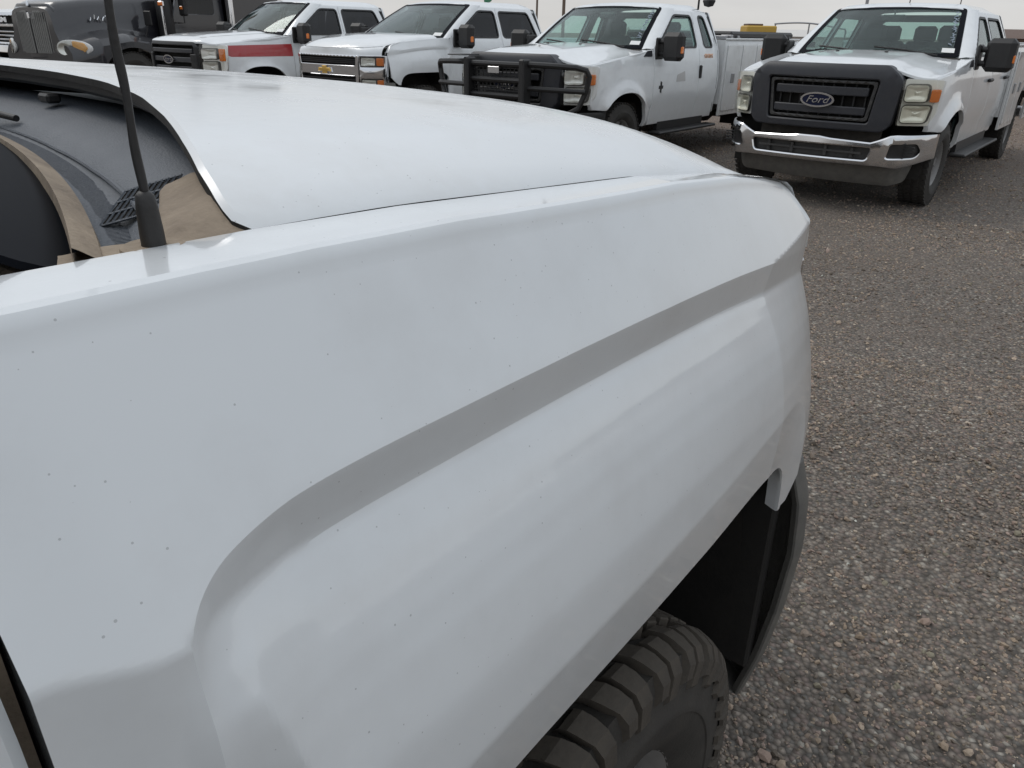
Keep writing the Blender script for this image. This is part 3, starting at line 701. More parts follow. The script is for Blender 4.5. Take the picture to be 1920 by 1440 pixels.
    # cowl, wipers
    # underside: frame, engine mass, wheel wells, sills
    b = MB(); 
    xend = -wb-1.15
    for s in (1, -1): b.box(((.75+xend)/2, s*.42, .55), (.75-xend, .08, .16))
    b.box((.10, 0, .78), (1.15, .80, .46), ch=.1); b.box((-1.6, 0, .52), (2.3, 1.6, .08)); b.tube([(0, -.8, K['Rr']), (0, .8, K['Rr'])], .06, 8); b.tube([(-wb, -.8, K['Rr']), (-wb, .8, K['Rr'])], .06, 8); b.box((-wb, .05, K['Rr']), (.3, .3, .28), ch=.08)
    b.box((-.50, 0, .95), (.05, 1.7, .80)); b.box((.76, 0, .85), (.06, 1.15, .62))
    b.build('chassis', 'chassis', root)
    for s in (1, -1):
        for xc in (0., -wb):
            b = MB(); ar = arch_pts(xc, .53, .30, 1.01 if kind == 'chevy' else .97, 3.2, cnt=22)
            b.grid([[(x, s*.93, z), (x, s*.60, z)] for x, z in ar]); b.add([(x, s*.60, z) for x, z in ar], [tuple(range(len(ar)))])
            recalc(b.build('wheel_well', 'liner', root))
    # front fenders, hood and face
    {'ford11': face_ford11, 'ford17': face_ford17, 'chevy': face_chevy, 'ram': face_ram}[kind](root, so, WH, near, K)
    # wheels
    for xc in (0., -wb):
        for s in (1, -1): wheel(root, xc, s, K['yo'], K['Rr'], .265, 'eight', treads=(near and xc == 0 and s < 0))
    # wipers and cowl for the trucks of the row
    if not near:
        def CW(x_, y, d): return (x_, y, K['zb']-.03-d)
        cw = [(WS(a, 0, 0)[0]+.0, a/.8*.84) for a in np.linspace(-.8, .8, 11)]
        sheet('cowl', ['grey_plastic'], root, cw+[(x+.10, y) for x, y in cw[::-1]], CW, .02, step=.12)
        for a0, a1 in ((.62, .02), (-.02, -.58)):
            b = MB(); p0, p1, p2 = WS(a0, -.02, -.03), WS((a0+a1)/2, .05, -.025), WS(a1, .10, -.018); b.tube([p0, p1, p2], .010, 6); b.tube([WS(a0-.12, .035, -.012), WS(a1-.02, .045, -.012)], .008, 5); b.build('wiper', 'black_plastic', root)
    # mirrors
    for s in (1, -1):
        x0 = K['seam']-.13 if not near else K['seam']-.42
        b = MB()
        if tow_mirrors:
            zc_ = belt+.02; oc_ = so(x0, 1.34)+.20
            b.box((x0+.02, s*oc_, zc_+.005), (.15, .27, .31), Matrix.Rotation(-s*.12, 3, 'Z'), ch=.045)
            mr = b.build('mirror', 'black_plastic', root)
            b = MB(); b.box((x0+.02, s*(so(x0, 1.3)+.005), zc_-.02), (.18, .03, .24), ch=.012)
            for dz in (.055, -.075): b.tube([(x0+.03, s*(so(x0, 1.3)), zc_+dz), (x0+.03, s*(oc_-.08), zc_+dz)], .028, 8)
            b.build('mirror_arm', 'black_plastic', mr)
            b = MB(); b.box((x0+.045, s*(oc_+.125), zc_-.03), (.055, .030, .085), ch=.012); b.build('marker_lamp', 'amber', mr)
            b = MB(); b.box((x0-.058, s*(oc_-.02), zc_+.005), (.006, .22, .26), Matrix.Rotation(-s*.12, 3, 'Z')); b.build('mirror_glass', 'mirror', mr)
        else:
            oc_ = so(x0, 1.36)+.20; zc_ = belt+.06
            b.box((x0, s*oc_, zc_), (.13, .24, .20), Matrix.Rotation(-s*.15, 3, 'Z'), ch=.05); b.box((x0+.01, s*(oc_-.15), zc_-.07), (.09, .14, .05), ch=.02); mr = b.build('mirror', 'black_plastic', root)
            b = MB(); b.box((x0-.066, s*oc_, zc_), (.006, .19, .15), Matrix.Rotation(-s*.15, 3, 'Z')); b.build('mirror_glass', 'mirror', mr)
    # running boards
    for s in (1, -1):
        b = MB(); b.box(((xr-.62)/2-.02, s*1.0, .40), (abs(xr+.62)-.16, .17, .035), ch=.012); b.box(((xr-.62)/2, s*.93, .46), (abs(xr+.62)-.5, .05, .12)); b.build('running_board', 'black_plastic', root)
    if rear == 'service': service_body(root, wb, xr, K)
    else: pickup_bed(root, wb, xr, K, so, WH)
    return root, dict(WS=WS, so=so, SM=SM, belt=belt, roof=roof, xr=xr, K=K, ztop=ztop)

def service_body(root, wb, xr, K):
    x0, x1 = xr-.06, -wb-1.10; z0, z1 = .50, 1.46
    for s in (1, -1):
        def SB(x, z, d, s=s): return (x, s*(1.045-.02*sm((z-1.38)/.08)-d), z)
        ar = arch_pts(-wb, .50, z0, .98, 2.6)
        out = [(x1, z0), (x1, z1), (x0, z1), (x0, z0)]+ar
        sd_ = sheet('service_body_side', ['white_body', 'white_body'], root, out, SB, .03, step=.12, hem=.006)
        edges = [x0-.03, x0-.52, -wb+.58, -wb-.56, x1+.03]
        panels = [(edges[0], edges[1], .56, 1.40), (edges[1], edges[2], .56, 1.40), (edges[2], edges[3], 1.04, 1.40), (edges[3], edges[4], .56, 1.40)]
        for (pa, pb, za, zb_) in panels:
            if abs(pa-pb) < .2: continue
            dr = sheet('locker_door', ['white_body'], sd_, rnd(rect(pb+.012, pa-.012, za, zb_), .02), lambda x, z, d, s=s: SB(x, z, d-.016), .014, step=.25, hem=.004)
            b = MB(); b.box(((pa+pb)/2, s*1.066, (za+zb_)/2), (.10, .012, .12), ch=.005); b.build('latch', 'steel', dr)
        b = MB(); b.box(((x0+x1)/2, s*.82, z1-.011), (x0-x1-.006, .41, .02)); b.box(((x0+x1)/2, s*.615, 1.05), (x0-x1-.006, .02, .80)); b.box(((x0+x1)/2, s*1.035, z1+.012), (x0-x1-.002, .03, .022), ch=.006)
        b.build('locker_top', 'white_body', root)
    b = MB(); b.box(((x0+x1)/2, 0, .72), (x0-x1-.01, 1.2, .04)); b.box((x0-.02, 0, 1.05), (.03, 2.02, .80)); b.build('load_floor', 'white_body', root)
    b = MB(); b.box((x1+.02, 0, .98), (.04, 1.18, .48), ch=.01); b.build('tailgate', 'white_body', root)
    b = MB(); b.box((x1-.12, 0, .55), (.22, 1.9, .14), ch=.02); b.build('rear_bumper', 'steel', root)
    for s in (1, -1):
        b = MB(); b.box((x1-.005, s*.85, 1.0), (.02, .09, .22), ch=.008); b.build('tail_lamp', 'red_lens', root)
def pickup_bed(root, wb, xr, K, so, WH):
    x0, x1 = xr-.03, -wb-1.12; z1 = K['belt']+.02
    def bo(x, z):
        o = itp(z, [.5, .6, .75, 1.0, 1.25, z1], [.95, .98, 1.0, 1.0, .985, .965]); r = math.hypot(x+wb, z-.42); return o+.04*sm((.62-r)/.1)
    for s in (1, -1):
        ar = arch_pts(-wb, .49, .52, .97, 2.8)
        sheet('bed_side', [WH, 'grey_plastic'], root, [(x1, .52), (x1, z1), (x0, z1), (x0, .52)]+ar, lambda x, z, d, s=s: (x, s*(bo(x, z)-d), z), .07, step=.12, hem=.008)
        b = MB(); b.box((x1-.004, s*.86, 1.15), (.03, .12, .36), ch=.01); b.build('tail_lamp', 'red_lens', root)
    b = MB(); b.box(((x0+x1)/2, 0, .80), (x0-x1-.02, 1.80, .04)); b.box((x0-.03, 0, 1.1), (.04, 1.8, .6)); b.build('load_floor', 'grey_plastic', root)
    b = MB(); b.box((x1+.03, 0, 1.10), (.06, 1.66, .58), ch=.015); b.build('tailgate', WH, root)
    b = MB(); b.box((x1-.10, 0, .60), (.2, 1.9, .2), ch=.03); b.build('rear_bumper', 'chrome', root)

# ---- faces
OPT = {}
def xf_ford(y, z=1.0):
    o = abs(y); return .965-.075*(o/.7)**2-.19*max(0, (o-.60)/.38)**2
def lamp(parent, name, outline, fmap, bowls, ambers, lens='lens', bezel='lamp_bezel', depth=.06, bezel_holes=True):
    """headlight: housing part with reflector bowls, amber blocks and a clear lens as sub-parts"""
    h = sheet(name, [bezel], parent, outline, lambda a, b, d: fmap(a, b, d+depth), .02, step=.08)
    for ol in bowls:
        cx = sum(p[0] for p in ol)/len(ol); cz = sum(p[1] for p in ol)/len(ol)
        rows = []
        for k, t in enumerate((1., .97, .8, .55, .3, .12, .0)):
            dd = depth*(.15, .35, .75, .95, 1.0, .75, .7)[k]
            rows.append([fmap(cx+(p[0]-cx)*t, cz+(p[1]-cz)*t, dd) for p in ol+[ol[0]]])
        b = MB(); b.grid(rows); recalc(b.build('reflector', 'reflector', h, 60))
        sheet('lamp_gasket', ['grey_plastic'], h, offset_in(ol, -.010), lambda a, b, d: fmap(a, b, d+depth*.5), .02, [offset_in(ol, .004)], step=.05)
        b = MB(); p = fmap(cx, cz, depth*.35); b.lathe([(0., .018), (.014, .012), (.018, -.01), (.012, -.03)], 10, 'x', p); b.build('bulb', 'lens', h)
    for ol in ambers: sheet('turn_signal', ['amber'], h, ol, lambda a, b, d: fmap(a, b, d+.012), .03, step=.08, hem=.004)
    sheet('lens', [lens], h, outline, lambda a, b, d: fmap(a, b, d), .004, step=.06)
    return h
def ford_emblem(parent, cx, cz, xf, a=.115, b_=.048):
    def EM(y, z, d): return (xf(y)+.016-d-.25*((y-cx)/a)**2*.03, y, z)
    e = sheet('emblem', ['ford_blue'], parent, ellipse(cx, cz, a, b_), EM, .02, step=.03)
    sheet('emblem_ring', ['chrome'], e, ellipse(cx, cz, a*1.06, b_*1.12), lambda y, z, d: EM(y, z, d-.006), .02, [ellipse(cx, cz, a*.93, b_*.86)], step=.03)
    text_part('emblem_lettering', 'Ford', b_*1.45, lambda u, v, d: EM(cx+u*1.25, cz+v, -.004+d), 'chrome', e, shear=.35, depth=.002, bold=.0)
    return e
def face_ford11(root, so, WH, near, K):
    SMs = lambda s: (lambda x, z, d: (x, s*(so(x, z)-d), z))
    for s in (1, -1):
        ar = arch_pts(0, .47, .50, .90, 2.3, zfront=.72)
        out = ar+[(-.617, .50), (-.617, 1.345), (-.2, 1.300), (.2, 1.255), (.63, 1.195), (.63, .80), (.60, .74)]
        f = sheet('fender', [WH, 'liner'], root, out, SMs(s), .045, step=.055, hem=.005)
        # black side vent
        v = sheet('side_vent', ['surround_plastic'], f, rnd([(-.57, 1.275), (-.57, 1.342), (-.46, 1.335), (-.37, 1.275)], .012), lambda x, z, d, s=s: SMs(s)(x, z, d-.006), .006, step=.05)
    def hz(x, y):
        o = abs(y); zc = itp(x, [-.55, -.3, .2, .6, .80, .90], [1.385, 1.38, 1.352, 1.325, 1.305, 1.285]); ze = itp(x, [-.62, .2, .63, .8], [1.348, 1.258, 1.200, 1.185])
        w = sm((o-.50)/.40); z = zc*(1-w)+ze*w; return z+.022*sm((.60-o)/.10)*sm((.95-x)/.5)-.016*(o/.5)**2*(1-w)
    fe = [(min(xf_ford(y)-.075, .88)-.02*sm((abs(y)-.5)/.1), y) for y in np.linspace(.895, -.895, 25)]
    fe = [(max(.625, x), y) for x, y in fe]
    out = fe+[(.2, -.985+.02), (-.2, -.972), (-.60, -.955), (-.555, -.80), (-.46, -.6), (-.385, -.3), (-.36, 0), (-.385, .3), (-.46, .6), (-.555, .80), (-.60, .955), (-.2, .972), (.2, .965)]
    h = sheet('hood', [WH, 'liner'], root, out, lambda x, y, d: (x, y*(1-.0*x), hz(x, y)+.004-d), .025, step=.05, hem=.006)
    for s in (1, -1):
        b = MB(); b.box((-.12, s*.24, hz(-.12, .24)+.008), (.02, .035, .012), ch=.004); b.build('washer_nozzle', 'black_plastic', h)
    # grille surround
    def FM(y, z, d):
        back = .55*max(0, z-1.215)**1.5*2.2+.10*max(0, .80-z)
        return (xf_ford(y)+.012-back-d, y, z)
    so_ = rnd([(-.60, .73), (.60, .73), (.665, .80), (.695, 1.17), (.66, 1.225), (.56, 1.300), (-.56, 1.300), (-.66, 1.225), (-.695, 1.17), (-.665, .80)], .035)
    hole = rnd([(-.475, .80), (.475, .80), (.515, 1.175), (-.515, 1.175)], .03)
    gr = sheet('grille', ['surround_plastic'], root, so_, FM, .13, [hole], step=.06, hem=.012)
    sheet('grille_trim', ['grey_plastic'], gr, rnd([(-.462, .815), (.462, .815), (.50, 1.16), (-.50, 1.16)], .03), lambda y, z, d: FM(y, z, d+.022), .04, [rnd([(-.435, .84), (.435, .84), (.47, 1.135), (-.47, 1.135)], .03)], step=.08, hem=.004)
    for (za, zb) in ((1.030, 1.105), (.865, .935)):
        sheet('grille_bar', ['surround_plastic'], gr, rnd(rect(-.43, .43, za, zb), .015), lambda y, z, d: FM(y, z, d+.018), .05, step=.10, hem=.008)
    for y in np.linspace(-.40, .40, 9):
        b = MB(); b.box((xf_ford(y)-.09, y, .985), (.03, .014, .36)); b.build('grille_bar', 'black_plastic', gr)
    b = MB(); b.box((.82, 0, .985), (.02, 1.02, .40)); b.build('radiator', 'liner', gr)
    ford_emblem(gr, 0, .985, lambda y: xf_ford(y)+.018, .15, .060)
    # headlights: stacked pair with amber corner
    for s in (1, -1):
        def HM(u, z, d, s=s): return (xf_ford(u)-.005-.10*max(0, z-1.12)-d, s*u, z)
        ol = rnd([(.70, .795), (.925, .795), (.965, .90), (.978, 1.185), (.70, 1.195)], .02)
        up = rnd(rect(.725, .885, 1.005, 1.145), .03); lo = rnd([(.725, .825), (.905, .825), (.925, .97), (.725, .97)], .03)
        lamp(root, 'headlight', ol, HM, [dens(up, .03), dens(lo, .03)], [rnd([(.905, 1.0), (.965, 1.0), (.968, 1.11), (.905, 1.11)], .015)], 'lens_yellow' if not OPT.get('guard') else 'lens', 'lamp_bezel')
    # bumper
    def BM(y, z, d):
        o = abs(y); x = 1.055-.085*(o/.7)**2-.42*max(0, (o-.70)/.31)**2.2; x -= .9*(z-.60)**2+(.05*max(0, .46-z)/.1); return (x-d, y, z)
    top = [(y, itp(abs(y), [0, .10, .2, .56, .66, .72, 1.01], [.672, .672, .660, .645, .690, .722, .715])) for y in np.linspace(-1.005, 1.005, 41)]
    bot = [(y, itp(abs(y), [0, .6, .8, 1.01], [.43, .43, .42, .50])) for y in np.linspace(1.005, -1.005, 31)]
    cen = rnd([(-.54, .485), (.54, .485), (.57, .60), (-.57, .60)], .03); fogs = [rnd([(s*.70, .515), (s*.90, .52), (s*.93, .57), (s*.90, .645), (s*.72, .64)], .025) for s in (1, -1)]
    if OPT.get('guard'):
        top = [(y, z-.0) for y, z in top]
    bp = sheet('front_bumper', ['chrome' if not OPT.get('guard') else 'black_plastic', 'liner'], root, top+bot, BM, .05, [cen]+fogs, step=.05, hem=.012)
    sheet('bumper_grille', ['grey_plastic'], bp, offset_in(cen, -.01), lambda y, z, d: BM(y, z, d+.07), .01, step=.2)
    for y in (-.40, -.16, .16, .40):
        b = MB(); b.box((BM(y, .54, .05)[0], y, .542), (.03, .03, .10), ch=.006); b.build('bumper_strut', 'grey_plastic', bp)
    b = MB(); b.box((BM(0, .545, .055)[0], 0, .545), (.02, .98, .018)); b.build('bumper_strut', 'grey_plastic', bp)
    for fg in fogs:
        fi = sheet('fog_insert', ['black_plastic'], bp, offset_in(fg, -.008), lambda y, z, d: BM(y, z, d+.035), .01, step=.1)
        c = sum(p[0] for p in fg)/len(fg)
        for k in range(4):
            zz = .54+k*.027; p = BM(c, zz, .026); b = MB(); b.box(p, (.016, .17, .009), Matrix.Rotation(-.30*math.copysign(1, c), 3, 'Z')); b.build('slat', 'black_plastic', fi)
    # lower air dam
    def DM(y, z, d): o = abs(y); return (.90-.10*(o/.7)**2-.25*max(0, (o-.68)/.2)**2-.35*(.44-z)-d, y, z)
    sheet('air_dam', ['dam_plastic'], root, rnd([(-.80, .30), (-.72, .255), (.72, .235), (.82, .27), (.86, .44), (-.86, .44)], .03), DM, .012, step=.08, hem=.004)
def face_ford17(root, so, WH, near, K):
    SMs = lambda s: (lambda x, z, d: (x, s*(so(x, z)-d), z))
    for s in (1, -1):
        ar = arch_pts(0, .48, .50, .95, 2.6, zfront=.72)
        out = ar+[(-.617, .50), (-.617, 1.385), (-.2, 1.345), (.2, 1.31), (.62, 1.265), (.62, .80), (.60, .74)]
        f = sheet('fender', [WH, 'liner'], root, out, SMs(s), .045, step=.055, hem=.005)
        sheet('stripe', ['red_paint'], f, rnd([(-.60, 1.09), (-.60, 1.27), (.60, 1.245), (.60, 1.135), (.50, 1.09)], .004), lambda x, z, d, s=s: SMs(s)(x, z, d-.0025), .002, step=.08)
    def hz(x, y):
        o = abs(y); zc = itp(x, [-.55, -.3, .2, .6, .80, .93], [1.43, 1.43, 1.40, 1.375, 1.350, 1.285]); ze = itp(x, [-.62, .2, .62, .8], [1.39, 1.315, 1.27, 1.245])
        w = sm((o-.62)/.32); z = zc*(1-w)+ze*w; return z+.02*sm((.55-o)/.08)*sm((.95-x)/.5)-.012*(o/.5)**2*(1-w)
    fe = [(max(.61, min(xf_ford(y)-.03, .93)), y) for y in np.linspace(.90, -.90, 25)]
    out = fe+[(.2, -.965), (-.2, -.972), (-.60, -.955), (-.555, -.80), (-.46, -.6), (-.385, -.3), (-.36, 0), (-.385, .3), (-.46, .6), (-.555, .80), (-.60, .955), (-.2, .972), (.2, .965)]
    sheet('hood', [WH, 'liner'], root, out, lambda x, y, d: (x, y, hz(x, y)+.004-d), .03, step=.055, hem=.008)
    def FM(y, z, d): return (xf_ford(y)+.0-.25*max(0, z-1.22)-.10*max(0, .85-z)-d, y, z)
    so_ = rnd([(-.60, .76), (.60, .76), (.68, .82), (.70, 1.22), (.60, 1.29), (-.60, 1.29), (-.70, 1.22), (-.68, .82)], .03)
    gr = sheet('grille', ['black_plastic'], root, so_, FM, .10, [rnd([(-.58, .80), (.58, .80), (.61, 1.235), (-.61, 1.235)], .03)], step=.07, hem=.01)
    for (za, zb) in ((1.13, 1.19), (1.00, 1.07), (.87, .94)):
        sheet('grille_bar', ['surround_plastic'], gr, rnd(rect(-.585, .585, za, zb), .015), lambda y, z, d: FM(y, z, d-.004), .05, step=.10, hem=.008)
    for s in (1, -1): sheet('grille_bar', ['black_plastic'], gr, rnd([(s*.56, .86), (s*.68, .88), (s*.68, 1.12), (s*.56, 1.12)], .02), lambda y, z, d: FM(y, z, d-.03), .08, step=.1, hem=.01)
    b = MB(); b.box((.80, 0, 1.01), (.02, 1.2, .48)); b.build('radiator', 'liner', gr)
    ford_emblem(gr, 0, 1.035, lambda y: xf_ford(y)+.02, .135, .056)
    for s in (1, -1):
        def HM(u, z, d, s=s): return (xf_ford(u)+.0-.10*max(0, z-1.16)-d, s*u, z)
        ol = rnd([(.70, .79), (.93, .79), (.965, .92), (.978, 1.25), (.71, 1.262)], .02)
        up = rnd(rect(.73, .90, 1.06, 1.20), .02); lo = rnd(rect(.73, .90, .84, 1.02), .02)
        lamp(root, 'headlight', ol, HM, [dens(up, .03), dens(lo, .03)], [rnd(rect(.925, .968, 1.03, 1.20), .012)], 'lens', 'reflector')
    def BM(y, z, d):
        o = abs(y); x = 1.055-.085*(o/.7)**2-.42*max(0, (o-.70)/.31)**2.2-.9*(z-.60)**2; return (x-d, y, z)
    sheet('front_bumper', ['chrome', 'liner'], root, [(y, .735) for y in np.linspace(-1.0, 1.0, 21)]+[(y, .44) for y in np.linspace(1.0, -1.0, 21)], BM, .05, [rnd(rect(-.5, .5, .50, .62), .03)], step=.07, hem=.012)
    b = MB(); b.box((.80, 0, .42), (.03, 1.6, .22), ch=.01); b.build('air_dam', 'dam_plastic', root)

def xf_ch(y):
    o = abs(y); return .95-.055*(o/.7)**2-.30*max(0, (o-.62)/.33)**2
def face_chevy(root, so, WH, near, K):
    for s in (1, -1):
        chevy_fender(root, s, near and s < 0)
    fe = [(ch_hood_front(abs(y)), y) for y in np.linspace(.845, -.845, 61)]
    def gapo(x): return .8832-ch_taper(x)*.55
    sidep = [.40, .25, .10, -.10, -.25]
    re = [(ch_hood_rear(abs(y)), y) for y in np.concatenate([np.linspace(-.884, -.78, 14), np.linspace(-.76, .76, 40), np.linspace(.78, .884, 14)])]
    out = fe+[(x, -gapo(x)) for x in sidep]+re+[(x, gapo(x)) for x in sidep[::-1]]
    def HM_(x, y, d):
        roll = .010*sm((-.16-.19*(abs(y)/.884)**2-x+.010)/.012)
        return (x, y, ch_hood_z(x, y)-d)
    hd = sheet('hood', [WH if not near else 'white_paint_hood', 'liner'], root, out, HM_, .011, step=.018 if near else .05, hem=.004, ang=30, edge=1)
    # nose between hood lip and grille
    rows = []
    for y in np.linspace(-.842, .842, 61):
        o = abs(y); x0, z0 = ch_hood_front(o), ch_hood_z(ch_hood_front(o), y)-.006; y1 = y*.865/.842; x1 = xf_ch(y1)-.02
        row = [(x0-.03, y, z0-.02), (x0, y, z0-.004)]
        for t in np.linspace(.12, 1, 9): row.append((x0+(x1-x0)*math.sin(t*math.pi/2)**.9, y+(y1-y)*math.sin(t*math.pi/2), z0+(1.188-z0)*(1-math.cos(t*math.pi/2))))
        row.append((x1-.03, y1*.98, 1.17)); rows.append(row)
    b = MB(); b.grid(rows); recalc(b.build('nose_panel', WH, root, 50))
    def FM(y, z, d): return (xf_ch(y)+.012-.06*max(0, .8-z)-d, y, z)
    op1 = rnd([(-.59, 1.06), (.59, 1.06), (.60, 1.165), (-.60, 1.165)], .02); op2 = rnd([(-.57, .70), (.57, .70), (.59, .93), (-.59, .93)], .02)
    gr = sheet('grille', ['chrome'], root, rnd([(-.62, .655), (.62, .655), (.645, .95), (.65, 1.19), (-.65, 1.19), (-.645, .95)], .02), FM, .06, [op1, op2], step=.07, hem=.006)
    b = MB(); b.box((.83, 0, .92), (.02, 1.25, .52)); b.build('radiator', 'liner', gr)
    for zz in (1.09, 1.112, 1.135, .74, .775, .845, .88): sheet('grille_bar', ['black_plastic'], gr, rect(-.60, .60, zz-.006, zz+.006), lambda y, z, d: FM(y, z, d+.02), .03, step=.15)
    sheet('grille_bar', ['chrome'], gr, rnd(rect(-.59, .59, .803, .822), .006), lambda y, z, d: FM(y, z, d+.0), .03, step=.15, hem=.004)
    bt = [(-.15, -.022), (-.05, -.022), (-.05, -.05), (.05, -.05), (.05, -.022), (.15, -.022), (.135, .022), (.05, .022), (.05, .05), (-.05, .05), (-.05, .022), (-.135, .022)]
    e = sheet('emblem', ['gold'], gr, [(a*.92, .995+c) for a, c in bt], lambda y, z, d: FM(y, z, d-.022), .02, step=.06, hem=.004)
    sheet('emblem_ring', ['chrome'], e, offset_in([(a*.92, .995+c) for a, c in bt], -.008), lambda y, z, d: FM(y, z, d-.012), .02, step=.06)
    for s in (1, -1):
        def HM(u, z, d, s=s): return (xf_ch(u)+.004-d, s*u, z)
        for (za, zb) in ((1.045, 1.175), (.735, .90)):
            ol = rnd([(.66, za), (.885, za), (.895, zb), (.66, zb)], .012); mz = (za+zb)/2; hh = (zb-za)/2-.016
            lamp(root, 'headlight', ol, HM, [dens(rnd(rect(.675, .815, mz-hh, mz+hh), .015), .03)], [rnd(rect(.825, .880, mz-hh, mz+hh), .012)], 'lens', 'grey_plastic')
        sheet('lamp_trim', ['chrome'], root, rnd([(.652, .66), (.895, .70), (.902, 1.188), (.652, 1.188)], .012), lambda u, z, d, HM=HM: HM(u, z, d-.002), .05, [rnd(rect(.664, .888, 1.042, 1.178), .012), rnd(rect(.664, .880, .732, .903), .012)], step=.09, hem=.004)
    # bumper with black end caps that reach round to the wheel opening
    def BM(y, z, d):
        o = abs(y); x = 1.06-.07*(o/.7)**2-.36*max(0, (o-.72)/.30)**2.0-.7*(z-.56)**2; return (x-d, y, z)
    sheet('front_bumper', ['chrome', 'liner'], root, [(y, itp(abs(y), [0, .6, .7, .95], [.635, .635, .66, .70])) for y in np.linspace(-.95, .95, 21)]+[(y, .42) for y in np.linspace(.95, -.95, 21)], BM, .05, [rnd(rect(-.55, .55, .47, .58), .03)]+[rnd(ellipse(s*.80, .54, .06, .05), .0) for s in (1, -1)], step=.06, hem=.012)
    for s in (1, -1):
        rows = []
        for z in np.linspace(.85, .30, 26):
            o0 = itp(z, [.30, .42, .545, .68, .78, .85], [.955, .982, .998, 1.006, .998, .975]); row = []
            for k in range(13):
                t = k/12; x = .562+.115*t-.02*sm((.45-z)/.15)*t; o = o0+.010*math.sin(min(1, t*1.6)*math.pi*.5)-.125*t**3.0; row.append((x, s*o, z))
            rows.append([(row[0][0]+.004, row[0][1]-s*.014, z), (row[0][0]-.001, row[0][1]-s*.004, z)]+row)
        last = rows[-1]; rows.append([(p[0], p[1]-s*.05, p[2]+.01) for p in last]); first = rows[0]; rows.insert(0, [(p[0], p[1]-s*.04, p[2]+.004) for p in first])
        b = MB(); b.grid(rows, flip=(s > 0)); recalc(b.build('bumper_end', 'dam_plastic', root, 50))
    def DM(y, z, d): o = abs(y); return (.90-.10*(o/.7)**2-.25*max(0, (o-.68)/.2)**2-.25*(.44-z)-d, y, z)
    sheet('air_dam', ['dam_plastic'], root, rnd([(-.86, .27), (.86, .27), (.88, .43), (-.88, .43)], .03), DM, .012, step=.10)
def face_ram(root, so, WH, near, K):
    SMs = lambda s: (lambda x, z, d: (x, s*(so(x, z)-d), z))
    for s in (1, -1):
        ar = arch_pts(0, .48, .50, .94, 2.5, zfront=.72)
        out = ar+[(-.617, .50), (-.617, 1.375), (-.2, 1.34), (.2, 1.31), (.62, 1.275), (.62, .80), (.60, .74)]
        sheet('fender', [WH, 'liner'], root, out, SMs(s), .045, step=.06, hem=.005)
    def hz(x, y):
        o = abs(y); zc = itp(x, [-.55, -.3, .2, .6, .80, .93], [1.43, 1.43, 1.41, 1.40, 1.38, 1.33]); ze = itp(x, [-.62, .2, .62, .8], [1.38, 1.315, 1.28, 1.265])
        w = sm((o-.58)/.36); return zc*(1-w)+ze*w
    fe = [(max(.61, min(xf_ford(y)-.03, .93)), y) for y in np.linspace(.90, -.90, 25)]
    out = fe+[(.2, -.965), (-.2, -.972), (-.60, -.955), (-.555, -.80), (-.46, -.6), (-.385, -.3), (-.36, 0), (-.385, .3), (-.46, .6), (-.555, .80), (-.60, .955), (-.2, .972), (.2, .965)]
    sheet('hood', [WH, 'liner'], root, out, lambda x, y, d: (x, y, hz(x, y)+.004-d), .03, step=.06, hem=.008)
    def FM(y, z, d): return (xf_ford(y)+.0-.25*max(0, z-1.26)-d, y, z)
    gr = sheet('grille', ['chrome'], root, rnd([(-.60, .74), (.60, .74), (.66, .84), (.69, 1.25), (.60, 1.335), (-.60, 1.335), (-.69, 1.25), (-.66, .84)], .03), FM, .10, [rnd([(-.56, .79), (.56, .79), (.60, 1.27), (-.60, 1.27)], .03)], step=.08, hem=.01)
    b = MB(); b.box((.80, 0, 1.03), (.02, 1.2, .50)); b.build('radiator', 'liner', gr)
    for (za, zb) in ((1.075, 1.125), (.97, .995), (.90, .925), (.83, .855)): sheet('grille_bar', ['chrome'], gr, rnd(rect(-.59, .59, za, zb), .008), lambda y, z, d: FM(y, z, d-.004), .04, step=.12, hem=.006)
    text_part('grille_lettering', 'RAM', .125, lambda u, v, d: FM(u*2.6, 1.195+v, -.03+d), 'white_letter', gr, depth=.006, bold=.004)
    for s in (1, -1):
        def HM(u, z, d, s=s): return (xf_ford(u)+.0-.10*max(0, z-1.16)-d, s*u, z)
        ol = rnd([(.69, .95), (.95, .97), (.975, 1.255), (.70, 1.265)], .02)
        lamp(root, 'headlight', ol, HM, [dens(rnd(rect(.715, .82, 1.03, 1.20), .03), .03), dens(rnd(rect(.835, .92, 1.03, 1.20), .03), .03)], [rnd(rect(.93, .966, 1.03, 1.20), .01)], 'lens', 'grey_plastic')
        sheet('lamp_trim', [WH], root, rnd([(.68, .76), (.93, .76), (.95, .96), (.69, .94)], .01), HM, .05, step=.1)
    def BM(y, z, d):
        o = abs(y); x = 1.055-.085*(o/.7)**2-.42*max(0, (o-.70)/.31)**2.2-.9*(z-.60)**2; return (x-d, y, z)
    sheet('front_bumper', ['chrome', 'liner'], root, [(y, .735) for y in np.linspace(-1.0, 1.0, 21)]+[(y, .44) for y in np.linspace(1.0, -1.0, 21)], BM, .05, [rnd(rect(-.5, .5, .50, .60), .03)], step=.07, hem=.012)

def windshield_notes(root, I, side, seed, text_side=True, ink='marker_ink'):
    """white price label and marker-pen scrawl on the glass"""
    WS = I['WS']; s = side
    sheet('price_label', ['paper'], root, rect(s*.70-.055, s*.70+.055, .065, .135), lambda a, b, d: WS(a, b, d-.006), .002, step=.1)
    if text_side:
        rg = random.Random(seed); b = MB()
        for k in range(15):
            t = .20+.60*k/14; pts = []; c = s*(.715-.01*t)
            for j in range(5): pts.append(WS(c+rg.uniform(-.028, .028), t+rg.uniform(-.022, .022), -.006))
            b.tube(pts, .0035, 4)
        b.build('marker_scrawl', ink, root)

